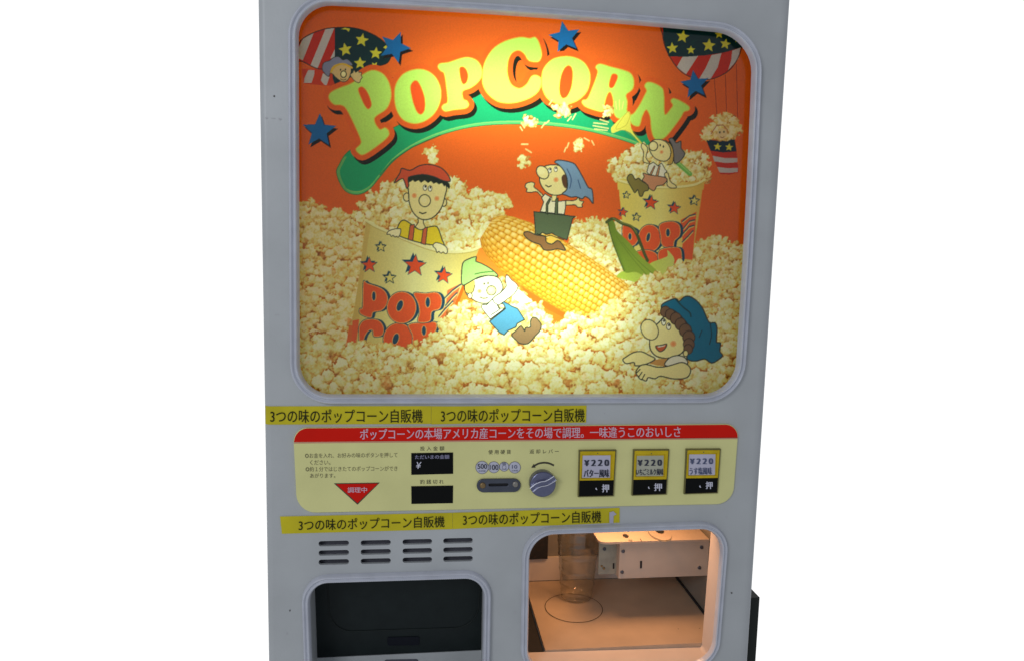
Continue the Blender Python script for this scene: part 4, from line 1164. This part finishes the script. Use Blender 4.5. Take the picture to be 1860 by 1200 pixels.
# yellow label tapes
TXT = "3つの味のポップコーン自販機"
def tape(q, t0, slope, label, torn=None, wav=0.0):
    p = Part()
    N = 90; vs = []
    for i in range(N + 1):
        u = i / N
        for w in (0, 1):
            a = np.array(q[0]) * (1-u) + np.array(q[1]) * u if w == 0 else np.array(q[3]) * (1-u) + np.array(q[2]) * u
            vs.append(at(a[0], a[1] + wav * math.sin(u * 9 + w * 2), -0.0008 - 0.00025 * abs(math.sin(u * 23 + w))))
            k = XL + RC - vs[-1].x                 # the end of the tape bends round the cabinet corner
            if k > 0: vs[-1].y += RC - math.sqrt(max(RC * RC - min(k, RC) ** 2, 0)); vs[-1].x = max(vs[-1].x, XL - 0.0004)
    p.faces(vs, [(2*i, 2*i+1, 2*i+3, 2*i+2) for i in range(N)], M_TAPE, smooth=True)
    x0, y0, x1, y1 = t0
    p.text(TXT, x0, y0, x1, y1, -0.0018, M_TAPEINK, slope, 0.004)
    if torn: p.plate([torn], -0.0022, 0.0004, M_CLEARTAPE)
    o = p.build("label_tape", machine); o["label"] = label
    return o
tape([(480.5, 737), (783, 736.5), (783, 769), (480.5, 770.4)], (491, 742.5, 767.5, 767), -0.001, "yellow lettered tape above the control panel, left piece")
tape([(783.4, 736.8), (1065.5, 735.4), (1064.5, 767), (783.4, 769.4)], (801, 741.5, 1062, 766), -0.004, "yellow lettered tape above the control panel, right piece", wav=.4)
tape([(508.5, 937), (822, 930.2), (822, 960), (512, 968.4)], (542.5, 939.2, 807.5, 960), -0.026, "yellow lettered tape below the control panel, left piece")
tape([(822.4, 930), (1125.5, 921), (1125.5, 948.5), (822.4, 959.6)], (841, 929.4, 1092, 951), -0.024, "yellow lettered tape below the control panel, right piece with a torn end",
     [(1107, 929.5), (1114, 927.5), (1120, 933), (1114.5, 936), (1114, 949), (1107, 949.4)], .3)

# ================================================================== LEFT HATCH
hj = Part()
tube_wall(fillet([(557, 1051), (884, 1041.5), (880, 1262), (565, 1270)], 6), 0.003, 0.075, M_PAINT, hj)
hj.build("hatch_jamb", machine)
zl = at(585, 1193, 0.074).z
fl = Part()
x0, x1 = at(556, 1100, 0.0).x - 0.002, at(886, 1100, 0).x + 0.01
ztop = at(700, 1020, 0.0).z
fl.box((x0, 0.0745, zl), (x1, 0.080, ztop), M_FLAP)
fo = fl.build("hatch_flap", machine)
rm = Part()
ring = fillet([(594, 1040), (872, 1034), (868, 1138), (600, 1147)], (20, 20, 40, 40))
P = resample([at(x, y, 0.0735) for x, y in ring], 0.003)
vs, fs = [], []
cen = sum(P, Vector()) / len(P)
for i, p_ in enumerate(P):
    tg = (P[(i+1) % len(P)] - P[i-1]).normalized(); nr = Vector((-tg.z, 0, tg.x))
    for k in range(6):
        a = 2 * math.pi * k / 6
        vs.append(p_ + nr * 0.0008 * math.cos(a) + Vector((0, 0.0008 * math.sin(a), 0)))
for i in range(len(P)):
    j = (i + 1) % len(P)
    for k in range(6): fs.append((i*6+k, j*6+k, j*6+(k+1) % 6, i*6+(k+1) % 6))
rm.faces(vs, fs, mat("flap_bead", (0.022, 0.028, 0.026), 0.4, spec=0.2), smooth=True)
rm.build("raised_bead", fo)
pl = Part()
pl.plate([fillet([(703, 1157), (762, 1155.5), (762, 1171), (704, 1172)], 3)], 0.0725, 0.003, M_FLAPTXT, 0.0006)
pl.build("push_plate", fo)
ld = Part()
ld.box((x0, 0.0735, zl - 0.10), (x1, 0.081, zl - 0.0005), M_PAINT)
ld.plate([stadium(698, 760, 1201, 9, -0.02)], 0.0728, 0.0004, M_VENTIN)
ld.build("hatch_sill", machine)

# ================================================================== RIGHT WINDOW AND CHAMBER
wj = Part()
tube_wall(fillet([(957, 964), (1314.5, 952), (1294, 1202), (953, 1214)], 5), 0.003, 0.048, M_INNER, wj)
wj.build("window_jamb", machine)
ZF = at(990, 1178, 0.05).z - 0.001
CX0, CX1, CBACK, ZC = 0.170, 0.5445, 0.312, at(1130, 790, 0.2).z
fx0 = at_z(990, 1178, ZF).x
chm = Part()
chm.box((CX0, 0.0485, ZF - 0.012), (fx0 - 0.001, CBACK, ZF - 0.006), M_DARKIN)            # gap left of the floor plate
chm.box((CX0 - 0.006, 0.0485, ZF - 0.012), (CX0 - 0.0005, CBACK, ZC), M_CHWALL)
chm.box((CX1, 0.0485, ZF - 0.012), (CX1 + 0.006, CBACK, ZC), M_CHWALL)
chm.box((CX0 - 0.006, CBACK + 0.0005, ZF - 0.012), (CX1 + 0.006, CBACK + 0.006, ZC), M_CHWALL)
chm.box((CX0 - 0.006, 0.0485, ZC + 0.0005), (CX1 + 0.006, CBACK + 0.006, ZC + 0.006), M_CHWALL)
# front wall of the chamber above the window
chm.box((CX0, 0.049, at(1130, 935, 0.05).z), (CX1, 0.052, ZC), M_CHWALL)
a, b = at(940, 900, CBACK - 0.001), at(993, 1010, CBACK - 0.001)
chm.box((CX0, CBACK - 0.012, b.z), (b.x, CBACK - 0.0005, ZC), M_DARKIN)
a, b = at(940, 1010, CBACK - 0.004), at(1300, 1050, CBACK - 0.004)
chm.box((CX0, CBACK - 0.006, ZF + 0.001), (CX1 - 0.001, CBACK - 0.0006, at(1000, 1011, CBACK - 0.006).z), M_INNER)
chm.box((CX1 - 0.0035, 0.0485, ZF), (CX1 - 0.0005, CBACK - 0.007, ZF + 0.004), M_DARKIN)
cho = chm.build("cooking_chamber", machine)
fp2 = Part()
fp2.box((fx0, 0.0485, ZF - 0.008), (CX1 - 0.004, CBACK - 0.007, ZF), M_FLOOR)
cC = at_z(1042, 1103, ZF); RR = (at_z(1096, 1106, ZF) - cC).length * 0.98
NS = 64; vs = []
for k in range(NS):
    a = 2 * math.pi * k / NS
    w_r = 0.0010 if k % 64 > 4 else 0.0016
    vs += [cC + Vector((RR * math.cos(a), RR * math.sin(a), 0.0008)), cC + Vector(((RR - 0.0013) * math.cos(a), (RR - 0.0013) * math.sin(a), 0.0008))]
fp2.faces(vs, [(2*i, 2*((i+1) % NS), 2*((i+1) % NS)+1, 2*i+1) for i in range(NS)], M_DARKIN)
for x, y in ((1232, 1141), (1271, 1140), (968, 1049)):
    c = at_z(x, y, ZF + 0.0009); fp2.faces([c + Vector((0.0012*math.cos(k), 0.0012*math.sin(k), 0)) for k in (0, 1, 2, 3, 4, 5)], [(0,1,2,3,4,5)], M_DIRT)
fp2.build("chamber_floor", machine)

# dispenser box on the right of the chamber
DB = 0.135
bx = Part()
TL, TR_, BL, BR = at(1126, 987.5, DB), at(1283, 981, DB), at(1123.5, 1051.5, DB), at(1277, 1043, DB)
zt, zb_ = (TL.z + TR_.z) / 2, (BL.z + BR.z) / 2
xl = (TL.x + BL.x) / 2
bx.box((xl, DB, zb_), (CX1 - 0.005, DB + 0.11, zt), M_BOXPAINT)
bx.plate([[(1162.5, 1018), (1166.5, 1017.5), (1166, 1031), (1162.5, 1031.5)]], DB - 0.0006, 0.0004, M_DARKIN)
bo = bx.build("dispenser_box", machine)
for x, y in ((1132, 1000), (1130, 1038), (1274.5, 993), (1270.5, 1030)):
    s_ = Part(); s_.disc(x, y, 3.4, DB - 0.0004, M_STEEL, 16, dome=0.0016); s_.build("bolt", bo)
tp = Part()                                         # top plate with its holes
zp = zt + 0.0008
fr = at_z(1089, 989, zp + 0.004)
px0 = at(1088, 985, DB).x
yf, yb = DB - 0.003, DB + 0.13
rr = 0.014
out = []
for k in range(7):
    a = math.pi + math.pi / 2 * k / 6
    out.append((px0 + rr + rr * math.cos(a), yf + rr + rr * math.sin(a)))
out += [(CX1 - 0.006, yf), (CX1 - 0.006, yb), (px0, yb)]
n = len(out)
vs = [(x, y, zp) for x, y in out] + [(x, y, zp + 0.004) for x, y in out]
tp.faces(vs, [tuple(range(n - 1, -1, -1)), tuple(range(n, 2*n))] + [(i, (i+1) % n, n + (i+1) % n, n + i) for i in range(n)], M_BOXPAINT)
def top_disc(px, py, r, zz, m, sq=1.0, dx=0):
    c = at_z(px, py, zz)
    tp.faces([c + Vector((r*math.cos(2*math.pi*k/24), r*sq*math.sin(2*math.pi*k/24), 0)) for k in range(24)], [tuple(range(24))], m)
zq = zp + 0.0046
top_disc(1136.5, 972, 0.0055, zq, M_DARKIN, 1.6); top_disc(1145, 980, 0.0036, zq, M_CHWALL, 1.2)
top_disc(1198, 969, 0.0205, zq, M_CHWALL, 1.7); top_disc(1198.5, 967.4, 0.0195, zq + 0.0008, M_BOXPAINT, 1.7); top_disc(1198, 963, 0.008, zq + 0.0016, M_DARKIN, 1.5)
c1, c2 = at_z(1162, 977, zq), at_z(1166, 983, zq)
tp.faces([c1, c2, c2 + Vector((0.0012, 0, 0)), c1 + Vector((0.0012, 0, 0))], [(0, 1, 2, 3)], M_DARKIN)
tp.build("top_plate", bo)
br_ = Part()
a, b = at(1088.5, 988, DB + 0.02), at(1120, 1041, DB + 0.02)
br_.box((a.x, DB + 0.02, b.z), (b.x, DB + 0.025, zp - 0.0005), M_GREYMETAL)
for x, y, r, m in ((1098, 996, 3.2, M_STEEL), (1097, 1031, 2.4, M_BRASS), (1093, 1027, 2, M_BRASS)): br_.disc(x, y, r, DB + 0.0194, m, 14, dome=0.002)
br_.plate([[(1113, 1022), (1116, 1021.6), (1116, 1032), (1113, 1032.4)]], DB + 0.0192, 0.0004, M_DARKIN)
br_.build("side_bracket", bo)

# warm lamp inside the chamber
c = at(1120, 935, 0.2)
area("chamber_lamp", (c.x - 0.02, 0.13, ZC - 0.012), (c.x - 0.04, 0.15, 0), 0.10, 0.06, 0.95, (1.0, 0.50, 0.22))

# ------------------------------------------------------------------ the plastic cup in the chamber
base = at_z(1047, 1081, ZF + 0.0012)
cupo = bpy.data.objects.new("plastic_cup", None)
COL.objects.link(cupo)
cupo.location = base
cupo["label"] = "clear ribbed plastic cup standing behind the lower right window"
cupo["category"] = "cup"
bpy.context.view_layer.update()
sc_ = (base.y + DIST) / FPX * 1.02
cw = Part()
RB, RT_, HH = 30 * sc_, 42 * sc_, 0.150
prof_c = []
for k in range(61):
    t_ = k / 60
    r_ = RB + (RT_ - RB) * t_
    for zr in (0.18, 0.38, 0.58, 0.76, 0.97):
        r_ += 0.0013 * math.exp(-((t_ - zr) / 0.010) ** 2)
    prof_c.append((r_, 0.001 + HH * t_))
NS = 48; vs = []; fs = []
prof_in = [(r_ - 0.0008, z) for r_, z in reversed(prof_c)]
full = prof_c + prof_in
for r_, z in full:
    for k in range(NS):
        a = 2 * math.pi * k / NS
        vs.append(base + Vector((r_ * math.cos(a), r_ * math.sin(a), z)))
for j in range(len(full) - 1):
    for k in range(NS): fs.append((j*NS+k, j*NS+(k+1) % NS, (j+1)*NS+(k+1) % NS, (j+1)*NS+k))
fs.append(tuple(range(NS - 1, -1, -1)))
cw.faces(vs, fs, M_CUP, smooth=True)
cw.build("cup_wall", cupo)

# ------------------------------------------------------------------ dark post beside the machine
dpst = Part()
xa = XR + 0.004
xb = at(1372.5, 1195, 0.05).x
dpst.box((xa, 0.05, 0.0), (max(xb, xa + 0.004), 0.30, at(1380, 1084, 0.05).z), M_POST)
o = dpst.build("low_post")
o["label"] = "narrow dark green post beside the lower right edge of the white machine"
o["category"] = "post"
